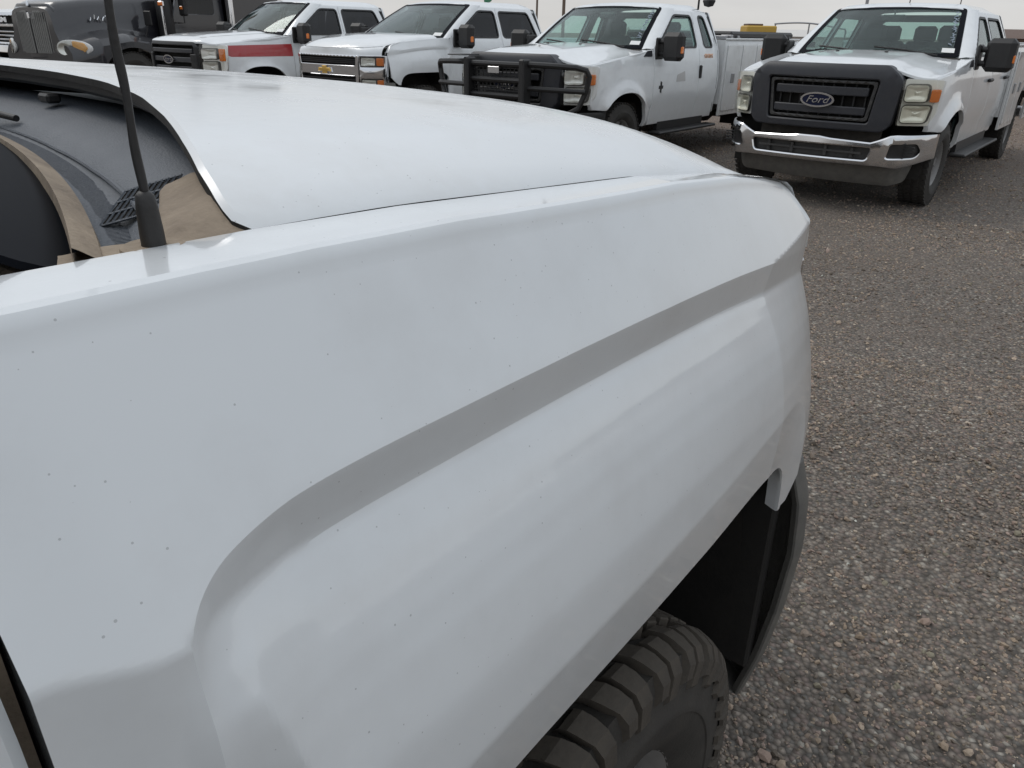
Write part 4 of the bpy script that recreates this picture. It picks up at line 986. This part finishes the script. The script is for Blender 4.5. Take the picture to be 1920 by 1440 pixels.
# ------------------------------------------------------------------ the near truck
AZ = 39.0
NEAR, NI = pickup('pickup_truck', 'chevy', 'crew', 3.89, 'bed', True, (-.625, 1.278), AZ, glass='glass_near', side_glass='glass_dark')
tag(NEAR, 'white pickup with black whip antenna and stepped fender over a chunky-treaded tyre', 'pickup truck')
def near_details():
    root = NEAR; WS = NI['WS']
    xh = lambda o: ch_hood_rear(min(o, .884))
    xw = lambda o: -.28-.17*(min(o, .89)/.89)**2
    # cowl panel: dark plastic trough between hood and glass
    def CZ(x, y):
        o = abs(y); t = (x-xw(o))/max(.02, (xh(o)+.02-xw(o))); return 1.3965+.026*sm(t*.9)-.010*sm(1-abs(t-.28)/.22)
    out = [(xh(abs(y))+.07*sm((.86-abs(y))/.14)-.012*sm((abs(y)-.84)/.03), y) for y in np.linspace(.845, -.845, 61)]+[(xw(abs(y))-.02, y) for y in np.linspace(-.875, .875, 41)]
    cw = sheet('cowl', ['cowl_plastic'], root, out, lambda x, y, d: (x, y, CZ(x, y)-d), .02, step=.012)
    # raised rib and fine ribs along the glass
    b = MB(); b.tube([(xw(abs(y))+.040+.010*(.88-abs(y)), y, CZ(xw(abs(y))+.045, y)+.0015) for y in np.linspace(-.845, .845, 60)], .0022, 6); b.build('cowl_rib', 'cowl_plastic', cw)
    b = MB()
    for k in range(260):
        y = -.862+k*.0036
        o = abs(y); x = xw(o)+.024+.006*(.88-o); b.box((x, y, CZ(x, y)+.001), (.020+.012*(.88-o), .0017, .0032), Matrix.Rotation(.45*y, 3, 'Z'))
    st = b.build('cowl_ribs', 'cowl_plastic', cw); tag(st, kind='stuff')
    # slotted air intakes: openings crossed by small bars
    for (cx, cy, wx, wy, nx, ny, rz) in ((-.357, -.757, .036, .046, 3, 9, .55), (-.357, .757, .036, .046, 3, 9, -.55)):
        iv = empty('intake', None); bpy.data.objects.remove(iv)
        M = Matrix.Rotation(rz, 3, 'Z')
        zp = max(CZ(cx+a_, cy+b_) for a_ in (-.02, 0, .02) for b_ in (-.02, 0, .02)); zg = (CZ(cx+.02, cy)-CZ(cx-.02, cy))/.04
        def at(u, v, dz): q = M @ Vector((u, v, 0)); return (cx+q.x, cy+q.y, CZ(cx, cy)+zg*q.x+.0015+dz)
        b = MB(); b.add([at(-wx/2, -wy/2, .001), at(wx/2, -wy/2, .001), at(wx/2, wy/2, .001), at(-wx/2, wy/2, .001)], [(0, 1, 2, 3)]); iv = recalc(b.build('intake_grille', 'liner', cw))
        for i in range(nx+1): u = -wx/2+wx*i/nx; b = MB(); b.tube([at(u, -wy/2, .002), at(u, wy/2, .002)], .0009, 4); b.build('intake_bar', 'cowl_plastic', iv)
        for j in range(ny+1): v = -wy/2+wy*j/ny; b = MB(); b.tube([at(-wx/2, v, .0022), at(wx/2, v, .0022)], .0008, 4); b.build('intake_bar', 'cowl_plastic', iv)
    # dusty moulding at the foot of the glass
    rows = []
    for y in np.linspace(-.888, .888, 81):
        o = abs(y); x = xw(o); z = 1.408+.004*(o/.88); k = .55+.45*(.88-o)
        rows.append([(x+.016*k, y, z-.012), (x+.013*k, y, z-.004), (x+.006*k, y, z-.001), (x-.006*k, y, z+.004), (x-.012*k, y, z+.006), (x-.014*k, y, z-.004)])
    b = MB(); b.grid(rows); recalc(b.build('glass_moulding', 'dusty_trim', root, 50))
    # seal under the back edge of the hood
    rows = []
    for y in np.linspace(-.862, .862, 81):
        o = abs(y); x = xh(o)+.016; z = ch_hood_z(xh(o)+.01, y)
        rows.append([(x+.002, y, z-.008), (x-.002, y, z-.013), (x-.001, y, z-.022), (x+.006, y, z-.027), (x+.02, y, z-.026), (x+.028, y, z-.010)])
    b = MB(); b.grid(rows); recalc(b.build('hood_seal', 'grey_plastic', root, 60))
    # corner cap with the antenna
    for s in (-1, 1):
        def CP(x, o, d):
            t = sm((x+.41)/.075); return (x, s*o, max(1.4065+.014*t*sm((.885-o)/.09), min(CZ(x, o)+.0065, ch_hood_z(max(x, -.355), min(o, .884))-.006))+.0006*math.sin(x*160+o*90)-d)
        sheet('cowl_cap', ['dusty_trim'], root, rnd([(-.482, .889), (-.482, .845), (-.440, .850), (-.405, .850), (-.372, .812), (-.350, .772), (-.320, .762), (-.312, .80), (-.325, .850), (-.338, .876), (-.345, .889)], .008), CP, .03, step=.010, hem=.003)
    b = MB(); b.lathe([(.0175, -.004), (.0172, .0016), (.015, .0026), (.012, .0020), (0, .0020)], 28, 'z', (-.414, -.887, 1.4095)); b.build('antenna_grommet', 'dusty_trim', root)
    b = MB(); b.lathe([(.0064, 0), (.0063, .008), (.0056, .022), (.0048, .028), (.0030, .0300), (.0, .031)], 20, 'z', (-.414, -.887, 1.4100)); an = b.build('antenna', 'antenna_rubber', root)
    pts, rr = [], []
    for k in range(240):
        t = k/239; z = 1.4405+.50*t; a = t*62.0; wob = .00035; pts.append((-.414+wob*math.cos(a)+.004*t*t, -.887+wob*math.sin(a)-.002*t*t, z)); rr.append(.0023-.0007*t+.00020*math.sin(a*1.0))
    b = MB(); b.tube(pts, rr, 10); b.build('mast', 'antenna_rubber', an, 60)
    # wipers
    for (ya, yb) in ((-.19, .45), (.34, .84)):
        b = MB(); o1, o2 = abs(ya), abs(yb)
        b.tube([(xw(o1)+.055, ya, CZ(xw(o1)+.05, ya)+.012), (xw((o1+o2)/2)+.03, (ya+yb)/2, 1.430), (xw(o2)-.02, yb, 1.447)], [.004, .007, .005], 14); b.tube([(xw(o1)-.035, ya+.03, 1.436), (xw((o1+o2)/2)-.045, (ya+yb)/2, 1.442), (xw(o2)-.05, yb+.08, 1.452)], .006, 6)
        b.build('wiper', 'black_plastic', root)
    b = MB(); b.box((-.178, -.16, CZ(-.18, -.16)+.012), (.018, .030, .012), ch=.003); b.build('washer_nozzle', 'black_plastic', root)
    # liner edge and splash shield seen through the wheel opening
    b = MB(); b.box((.555, -.775, .62), (.03, .38, .46), Matrix.Rotation(-.03, 3, 'Y'), ch=.004); b.build('splash_shield', 'liner', root)
    b = MB(); b.lathe([(.0, .0), (.007, .0), (.008, -.004)], 8, 'x', (.474, -.975, .86)); b.build('liner_clip', 'black_plastic', root)
    b = MB(); b.box((-.558, -.955, .95), (.012, .04, .86)); b.build('door_seal', 'dusty_trim', root)
near_details()

# ------------------------------------------------------------------ the row of parked trucks
RA, IA = pickup('pickup_truck', 'ford11', 'crew', 4.37, 'service', False, (3.45, 8.33), 180+38.6)
tag(RA, 'white service truck with wide chrome bumper, black grille surround and blue oval emblem', 'pickup truck')
windshield_notes(RA, IA, 1, 3)
for yy in (.35, -.1):
    b = MB(); b.tube([(IA['xr']+.3 if yy > 0 else -2.0, yy, IA['roof']-.01), (IA['xr']+.26 if yy > 0 else -2.03, yy, IA['roof']+.75)], [.006, .003], 6); b.lathe([(.02, -.03), (.018, .01), (.008, .03), (0, .03)], 10, 'z', (IA['xr']+.3 if yy > 0 else -2.0, yy, IA['roof']-.01)); b.build('whip_antenna', 'black_plastic', RA)

RB, IB = pickup('pickup_truck', 'ford11', 'ext', 4.01, 'service', False, (.47, 9.82), 180+38.8, front='guard')
tag(RB, 'white extended-cab service truck behind a black tubular grille guard', 'pickup truck')
windshield_notes(RB, IB, 1, 5)
def guard():
    g = empty('grille_guard', RB)
    for s in (1, -1):
        b = MB(); b.box((1.13, s*.40, .82), (.15, .075, .86), ch=.015); b.build('guard_upright', 'black_plastic', g)
        b = MB(); b.tube([(1.11, s*.40, 1.20), (1.08, s*.75, 1.195), (1.0, s*.98, 1.185), (.93, s*1.06, 1.16), (.90, s*1.08, 1.10), (.90, s*1.05, .95), (.93, s*.98, .78), (1.0, s*.85, .70), (1.10, s*.42, .70)], .030, 8); b.build('guard_loop', 'black_plastic', g)
        b = MB(); b.tube([(1.11, s*.42, .96), (1.03, s*.80, .955), (.93, s*1.06, .95)], .027, 8); b.build('guard_bar', 'black_plastic', g)
    for z in (1.19, 1.03, .87, .72):
        b = MB(); b.tube([(1.13, -.40, z), (1.13, .40, z)], .030, 8); b.build('guard_bar', 'black_plastic', g)
    for z in np.linspace(.76, 1.16, 11):
        b = MB(); b.box((1.10, 0, z), (.006, .74, .012)); b.build('guard_mesh_wire', 'black_plastic', g)
    for y in np.linspace(-.34, .34, 13):
        b = MB(); b.box((1.095, y, .96), (.006, .012, .46)); b.build('guard_mesh_wire', 'black_plastic', g)
    b = MB(); b.box((1.07, 0, .55), (.22, 1.96, .24), ch=.03); b.build('guard_base', 'black_plastic', g)
    b = MB(); b.box((1.16, -.02, 1.13), (.012, .16, .07), ch=.004); b.build('badge', 'dull_chrome', g)
    b = MB(); b.box((1.10, -.52, 1.27), (.30, .22, .012), Matrix.Rotation(.0, 3, 'Y'), ch=.004); b.build('guard_plate', 'black_plastic', g)
guard()
SMl = lambda x, z, d: (x, IB['so'](x, z)-d, z)
cross = [(-.05, -.018), (-.018, -.018), (-.018, -.07), (.018, -.055), (.018, -.018), (.05, -.018), (.05, .018), (.018, .018), (.018, .07), (-.018, .055), (-.018, .018), (-.05, .018)]
sheet('badge', ['black_plastic'], RB, [(-.80+a, .93+c) for a, c in cross], lambda x, z, d: SMl(x, z, d-.004), .004, step=.05)
sheet('faded_decal', ['ghost_print'], RB, rnd([(-1.42, .98), (-1.18, .98), (-1.20, 1.06), (-1.40, 1.10)], .01), lambda x, z, d: SMl(x, z, d-.0022), .002, step=.08)
b = MB()
for k in range(6): b.tube([SMl(-2.17+.042*k, 1.245, -.004), SMl(-2.155+.042*k, 1.275, -.004), SMl(-2.175+.042*k, 1.288, -.004)], .006, 4)
b.build('faded_lettering', 'orange_print', RB)
b = MB(); b.tube([(-2.45, .55, 1.45), (-2.45, .55, 2.0)], .015, 6); b.lathe([(0, .085), (.05, .07), (.085, 0), (.06, -.06), (0, -.075)], 16, 'z', (-2.45, .70, 1.93)); b.tube([(-2.45, .55, 1.99), (-2.45, .70, 1.99)], .012, 6); b.build('work_lamp', 'black_plastic', RB)
b = MB(); b.box((-3.9, .1, 1.52), (2.3, 1.7, .10), ch=.03); b.build('bed_cover', 'black_plastic', RB)
for k in range(5):
    b = MB(); b.box((-2.62-.11*k, .86+.03*(k % 2), 1.49), (.07, .16, .05+.02*(k % 3)), ch=.008); b.build('lid_hinge', 'steel', RB)

RC, IC = pickup('pickup_truck', 'chevy', 'crew', 3.89, 'bed', False, (-2.08, 12.0), 180+38.8, side_glass='glass_dark')
tag(RC, 'white pickup with chrome barred grille, gold emblem and amber corner lamps', 'pickup truck')
windshield_notes(RC, IC, 1, 8, False)
b = MB(); b.box((-2.0, .42, IC['roof']+.02), (.16, .05, .07), Matrix.Rotation(.3, 3, 'Y'), ch=.015); b.build('roof_antenna', 'green', RC)
RD, ID = pickup('pickup_truck', 'ford17', 'crew', 4.06, 'bed', False, (-4.80, 13.35), 180+38.8, side_glass='glass_dark')
tag(RD, 'white pickup with a red stripe along the fender and black barred grille', 'pickup truck')
windshield_notes(RD, ID, 1, 9, False)
RF_, IF_ = pickup('pickup_truck', 'ram', 'crew', 3.8, 'bed', False, (-12.65, 22.4), 180+38.8, side_glass='glass_dark')
RF_.scale = (1.3, 1.3, 1.3); tag(RF_, 'white pickup with lettered chrome grille on the far side of the black heavy truck', 'pickup truck')

# ------------------------------------------------------------------ black heavy truck
def heavy_truck():
    root = empty('heavy_truck', None, (-8.35, 15.9, 0), rot_to(206)); Rr = .52
    arch = lambda x: .52+math.sqrt(max(0, .66**2-x*x))*.90 if abs(x) < .66 else .45
    rows = []
    xs = [-1.15, -1.0, -.9, -.8]+list(np.linspace(-.66, .66, 27))+[.75, .85, .95, 1.02, 1.06]
    for s in (1,):
        for x in xs:
            zt = itp(x, [-1.15, .4, .9, 1.06], [2.06, 1.93, 1.86, 1.74]); wt = itp(x, [-1.15, 1.06], [.80, .52]); wf = itp(x, [-1.15, -.7, 0, .6, 1.06], [1.02, 1.20, 1.22, 1.16, .92])
            zf = itp(x, [-1.15, -.8, 0, .6, 1.06], [1.30, 1.28, 1.36, 1.28, 1.15]); zb = max(arch(x), .62 if x > 0 else .50)
            half = [(0, zt+.02), (wt*.5, zt+.012), (wt*.8, zt-.01), (wt*.95, zt-.05), (wt+.03, zt-.14), (wt+.06, zf+.22), (wt+.12, zf+.08), (wf*.78, zf+.01), (wf*.92, zf-.03), (wf, zf-.14), (wf, min(zf-.15, zf-.3) if zb < zf-.35 else (zf-.14+zb)/2), (wf, zb), (wf-.06, zb)]
            rows.append([(x, -y, z) for y, z in half[::-1][:-1]]+[(x, y, z) for y, z in half])
    b = MB(); b.grid(rows); b.add(rows[-1], [tuple(range(len(rows[-1])))]); hd = recalc(b.build('hood', 'black_paint', root, 40))
    # grille with grey winter cover in two panels
    def GM(y, z, d): return (1.075-.06*(y/.5)**2-.08*max(0, z-1.5)-d, y, z)
    gr = sheet('grille', ['black_paint'], root, rnd([(-.57, .92), (.57, .92), (.55, 1.74), (.42, 1.82), (-.42, 1.82), (-.55, 1.74)], .05), GM, .05, step=.12, hem=.015)
    for s in (1, -1):
        ol = [(s*.025, 1.0), (s*.49, 1.0), (s*.48, 1.70), (s*.10, 1.70), (s*.025, 1.58)]
        cv = sheet('winter_cover', ['winter_cover'], gr, rnd(ol, .02), lambda y, z, d: GM(y, z, d-.02), .018, step=.10, hem=.006)
        for k in range(9):
            y = s*(.07+.045*k); b = MB(); zt = 1.68 if abs(y) > .12 else 1.57; b.box((GM(y, 1.2, -.024)[0], y, (zt+1.02)/2), (.012, .014, zt-1.02)); b.build('cover_rib', 'winter_cover', cv)
    b = MB(); b.box((1.10, 0, 1.62), (.03, .05, .10), ch=.01); b.lathe([(0, .10), (.02, .06), (.026, 0), (.01, -.02)], 10, 'z', (1.07, 0, 1.78)); b.build('hood_ornament', 'chrome', root)
    # script badge on the hood side: short bright strokes
    for s in (1, -1):
        b = MB(); rg = random.Random(4)
        for k in range(6): b.tube([(.42-.075*k+rg.uniform(-.02, .02), s*(.715+.012*k), 1.60+rg.uniform(-.05, .05)), (.40-.075*k, s*(.72+.012*k), 1.62+rg.uniform(-.04, .04)), (.37-.075*k, s*(.72+.012*k), 1.58+rg.uniform(-.04, .05))], .014, 5)
        b.build('badge', 'chrome', root)
        def HM(u, z, d, s=s): return (1.09-.34*max(0, (u-.62)/.5)**1.5-d, s*u, z)
        h = sheet('headlight', ['lamp_bezel'], root, ellipse(.84, 1.10, .25, .14), lambda u, z, d, HM=HM: HM(u, z, d-.01), .05, step=.06, hem=.01)
        b = MB(); rows_ = [[HM(.75+.10*t*math.cos(a), 1.09+.10*t*math.sin(a), -.035+.05*(1-t*t)*.6) for a in np.linspace(0, 6.2832, 17)] for t in (1, .8, .5, .2, 0)]; b.grid(rows_); recalc(b.build('reflector', 'reflector', h, 60))
        sheet('turn_signal', ['amber_pale'], h, rnd([(.875, .99), (1.0, 1.01), (1.06, 1.10), (1.02, 1.19), (.875, 1.225)], .03), lambda u, z, d, HM=HM: HM(u, z, d-.03), .03, step=.06, hem=.01)
        sheet('lens', ['lens'], h, ellipse(.84, 1.10, .24, .132), lambda u, z, d, HM=HM: HM(u, z, d-.045), .004, step=.06)
        b = MB(); b.box((-.62, s*1.00, 1.62), (.03, .20, .26), ch=.05); b.tube([(-.62, s*.98, 1.5), (-.55, s*.95, 1.30)], .015, 6); b.build('fender_mirror', 'black_plastic', root)
    b = MB(); b.box((1.12, 0, .68), (.22, 2.36, .40), ch=.06); bp = b.build('front_bumper', 'black_paint', root)
    b = MB(); b.box((1.236, 0, .83), (.012, 2.2, .05), ch=.004); b.build('bumper_trim', 'dull_chrome', bp)
    # cab and sleeper
    def so(x, z): return 1.03-.05*max(0, z-1.7)
    zw0, zw1 = 1.72, 2.42
    for s in (1, -1):
        win = rnd([(-1.50, zw0), (-1.72, zw1), (-2.30, zw1), (-2.30, zw0)], .07)
        d = sheet('cab_side', ['black_paint', 'interior'], root, [(-1.16, .85), (-1.20, 1.65), (-1.62, 2.62), (-2.55, 2.72), (-2.55, .85)], lambda x, z, d, s=s: (x, s*(so(x, z)-d), z), .05, [win], step=.15, hem=.01)
        sheet('window', ['glass_dark'], d, win, lambda x, z, dd, s=s: (x, s*(so(x, z)-.01-dd), z), .005, step=.3)
        b = MB(); b.box((-2.40, s*1.05, 1.50), (.16, .03, .04), ch=.01); b.build('handle', 'chrome', d)
        b = MB(); b.box((-3.4, s*1.06, 1.95), (1.6, .06, 2.2), ch=.03); b.build('sleeper_side', 'black_paint', root)
        b = MB(); b.lathe([(.07, .6), (.07, 3.4), (.055, 3.4)], 16, 'z', (-2.62, s*1.16, 0)); b.build('exhaust_stack', 'chrome', root)
        b = MB(); b.lathe([(.30, 0), (.31, .02), (.31, 1.3), (.30, 1.32), (0, 1.33)], 24, 'x', (-3.1, s*.85, .62)); b.build('fuel_tank', 'steel', root)
        b = MB(); b.tube([(-1.30, s*1.05, 2.3), (-1.25, s*1.28, 2.3), (-1.25, s*1.28, 1.55), (-1.28, s*1.05, 1.55)], .014, 6); b.box((-1.27, s*1.27, 1.95), (.09, .20, .55), ch=.03); mr = b.build('mirror', 'black_plastic', root)
        b = MB(); b.box((-1.22, s*1.27, 1.82), (.02, .07, .06), ch=.008); b.build('marker_lamp', 'amber', mr)
        b = MB(); b.lathe([(.13, 1.2), (.15, 1.25), (.15, 2.1), (.13, 2.15), (0, 2.17)], 18, 'z', (-1.02, s*1.02, 0)); b.build('air_cleaner', 'black_plastic', root)
        b = MB(); b.lathe([(.022, .9), (.022, 2.4)], 8, 'z', (-.80, s*1.22, 0)); b.box((-.80, s*1.22, 1.88), (.06, .10, .09), ch=.01); st = b.build('stand_pipe', 'chrome', root)
        b = MB(); b.box((-.775, s*1.22, 1.88), (.03, .12, .07), ch=.01); b.build('marker_lamp', 'amber', st)
    sheet('windshield', ['glass_dark'], root, rnd(rect(-.92, .92, 0, .85), .08), lambda a, b_, d: (-1.28-.55*b_-.12*(a/.9)**2-d*.8, a*(1-.06*b_), 2.02+b_*.82*.7-d*.5), .005, step=.2)
    b = MB(); b.box((-2.2, 0, 2.70), (1.2, 1.98, .12), ch=.05); b.box((-3.4, 0, 3.0), (1.6, 2.1, .12), ch=.05); b.box((-1.95, 0, 1.0), (1.5, 1.9, .2)); b.box((-4.18, 0, 1.95), (.05, 2.1, 2.2)); b.build('cab_shell', 'black_paint', root)
    b = MB(); b.box((-3.2, .42, .85), (8.2, .09, .26)); b.box((-3.2, -.42, .85), (8.2, .09, .26)); b.box((0, 0, .95), (1.7, .8, .6), ch=.1); b.tube([(0, -1, Rr), (0, 1, Rr)], .07, 8); b.build('chassis', 'chassis', root)
    for xc in (0, -5.0, -6.3):
        for s in (1, -1):
            w = wheel(root, xc, s, 1.17, .40, .265, 'six'); w.scale = (1.3, 1.12, 1.3); w.location.z = .515
    tag(root, 'black heavy truck with a grey winter cover over its grille', 'truck')
heavy_truck()

# ------------------------------------------------------------------ distance
G = copy_tree(RA); G.location = (15.6, 22.5, 0); G.rotation_euler[2] = rot_to(39)
tag(G, 'white service truck parked facing away, beyond the mirror of the chrome-bumpered truck', 'pickup truck')

def pole(name, x, y, h, r, label, cross=0, m='wood', az=0.):
    o = empty(name, None, (x, y, 0), R(az)); b = MB(); b.lathe([(r, -.3), (r*.95, h*.5), (r*.7, h), (0, h)], 12, 'z'); b.build('pole', m, o)
    for k in range(cross):
        b = MB(); b.box((0, 0, h-.35-k*.8), (2.2, .10, .12), ch=.01); ca = b.build('cross_arm', m, o)
        for q in (-.95, -.4, .4, .95):
            b = MB(); b.lathe([(.03, 0), (.05, .04), (.03, .08), (.05, .12), (0, .16)], 8, 'z', (q, 0, h-.29-k*.8)); b.build('insulator', 'pale_wall', ca)
    tag(o, label, 'pole'); return o
pole('utility_pole', .85, 40, 9, .05, 'dark wooden pole rising beside the windshield of the grille-guard truck', 1)
pole('utility_pole', 2.45, 46, 10, .09, 'wooden pole standing right behind the windshield edge of the grille-guard truck', 1)
pole('light_pole', 21.5, 52, 12, .10, 'slim pale pole leaning up past the chrome-bumpered truck', 0, 'steel')
pole('utility_pole', 49.5, 70, 3.2, .14, 'short thin pole above the long low brown building', 0)
pole('utility_pole', 51.5, 71, 4.5, .16, 'pole with cross arm above the long low brown building', 1)
pole('fence_post', -7.55, 19.2, 4.2, .16, 'tan square post between the black heavy truck and the red-striped truck', 0, 'tan_post')

def building(name, x, y, w, d, h, m, label, az=0., rm='brown_wall'):
    o = empty(name, None, (x, y, 0), R(az)); b = MB(); b.box((0, 0, h/2-.1), (w, d, h+.2)); wl = b.build('wall', m, o)
    b = MB(); P = [(-w/2-.3, -d/2-.3, h), (w/2+.3, -d/2-.3, h), (w/2+.3, d/2+.3, h), (-w/2-.3, d/2+.3, h), (-w/2-.3, 0, h+d*.09), (w/2+.3, 0, h+d*.09)]
    b.add(P, [(0, 1, 5, 4), (2, 3, 4, 5), (0, 4, 3), (1, 2, 5), (3, 2, 1, 0)]); b.build('roof', rm, o)
    k = int(w/4)
    for i in range(k):
        b = MB(); b.box((-w/2+w*(i+.5)/k, -d/2-.02, h*.5), (1.3, .06, h*.35)); b.build('window', 'glass_dark', o)
        b = MB(); b.box((-w/2+w*(i)/k+.1, -d/2-.03, h*.5), (.12, .08, h)); b.build('wall_rib', rm, o)
    tag(o, label, 'building'); return o
building('shed', 66, 88, 34, 10, 1.7, 'brown_wall', 'long low brown building on the horizon beyond the service trucks')
building('shed', 26, 96, 26, 8, 1.5, 'pale_wall', 'low pale building seen over the service body by the yellow machine', 0, 'pale_wall')
# yellow machine and the hose reel arch beyond the service body
def loader():
    o = empty('yellow_machine', None, (13.0, 45.0, 0), 0)
    b = MB(); b.box((0, 0, 1.83), (1.6, 1.4, .36), ch=.06); b.build('body', 'yellow', o)
    b = MB(); b.box((-.3, 0, 2.05), (.8, 1.0, .10), ch=.03); b.build('cover', 'brown_wall', o)
    for s in (1, -1):
        for x in (-.65, .65):
            b = MB(); b.lathe([(.2, -.15), (.6, -.15), (.66, -.08), (.66, .08), (.6, .15), (.2, .15)], 20, 'y', (x, s*.8, .66)); b.build('wheel', 'rubber', o)
    b = MB(); b.box((0, 0, 1.15), (2.0, .8, 1.0)); b.build('frame', 'chassis', o)
    tag(o, 'small yellow machine behind the white service body', 'machine')
    o = empty('pipe_boom', None, (15.9, 45.5, 0), 0)
    b = MB(); b.tube([(-1.9+3.9*t, 0, 2.12+.16*math.sin(math.pi*min(1, t*1.05))-.20*t) for t in np.linspace(0, 1, 16)]+[(2.08, 0, 1.7)], .045, 6); b.build('pipe', 'steel', o)
    for x, h in ((-1.85, 2.1), (0, 2.16), (2.05, 1.85)):
        b = MB(); b.tube([(x, 0, -.02), (x, 0, h)], .04, 6); b.build('leg', 'steel', o)
    tag(o, 'arched grey pipe on legs beside the yellow machine', 'pipe')
loader()
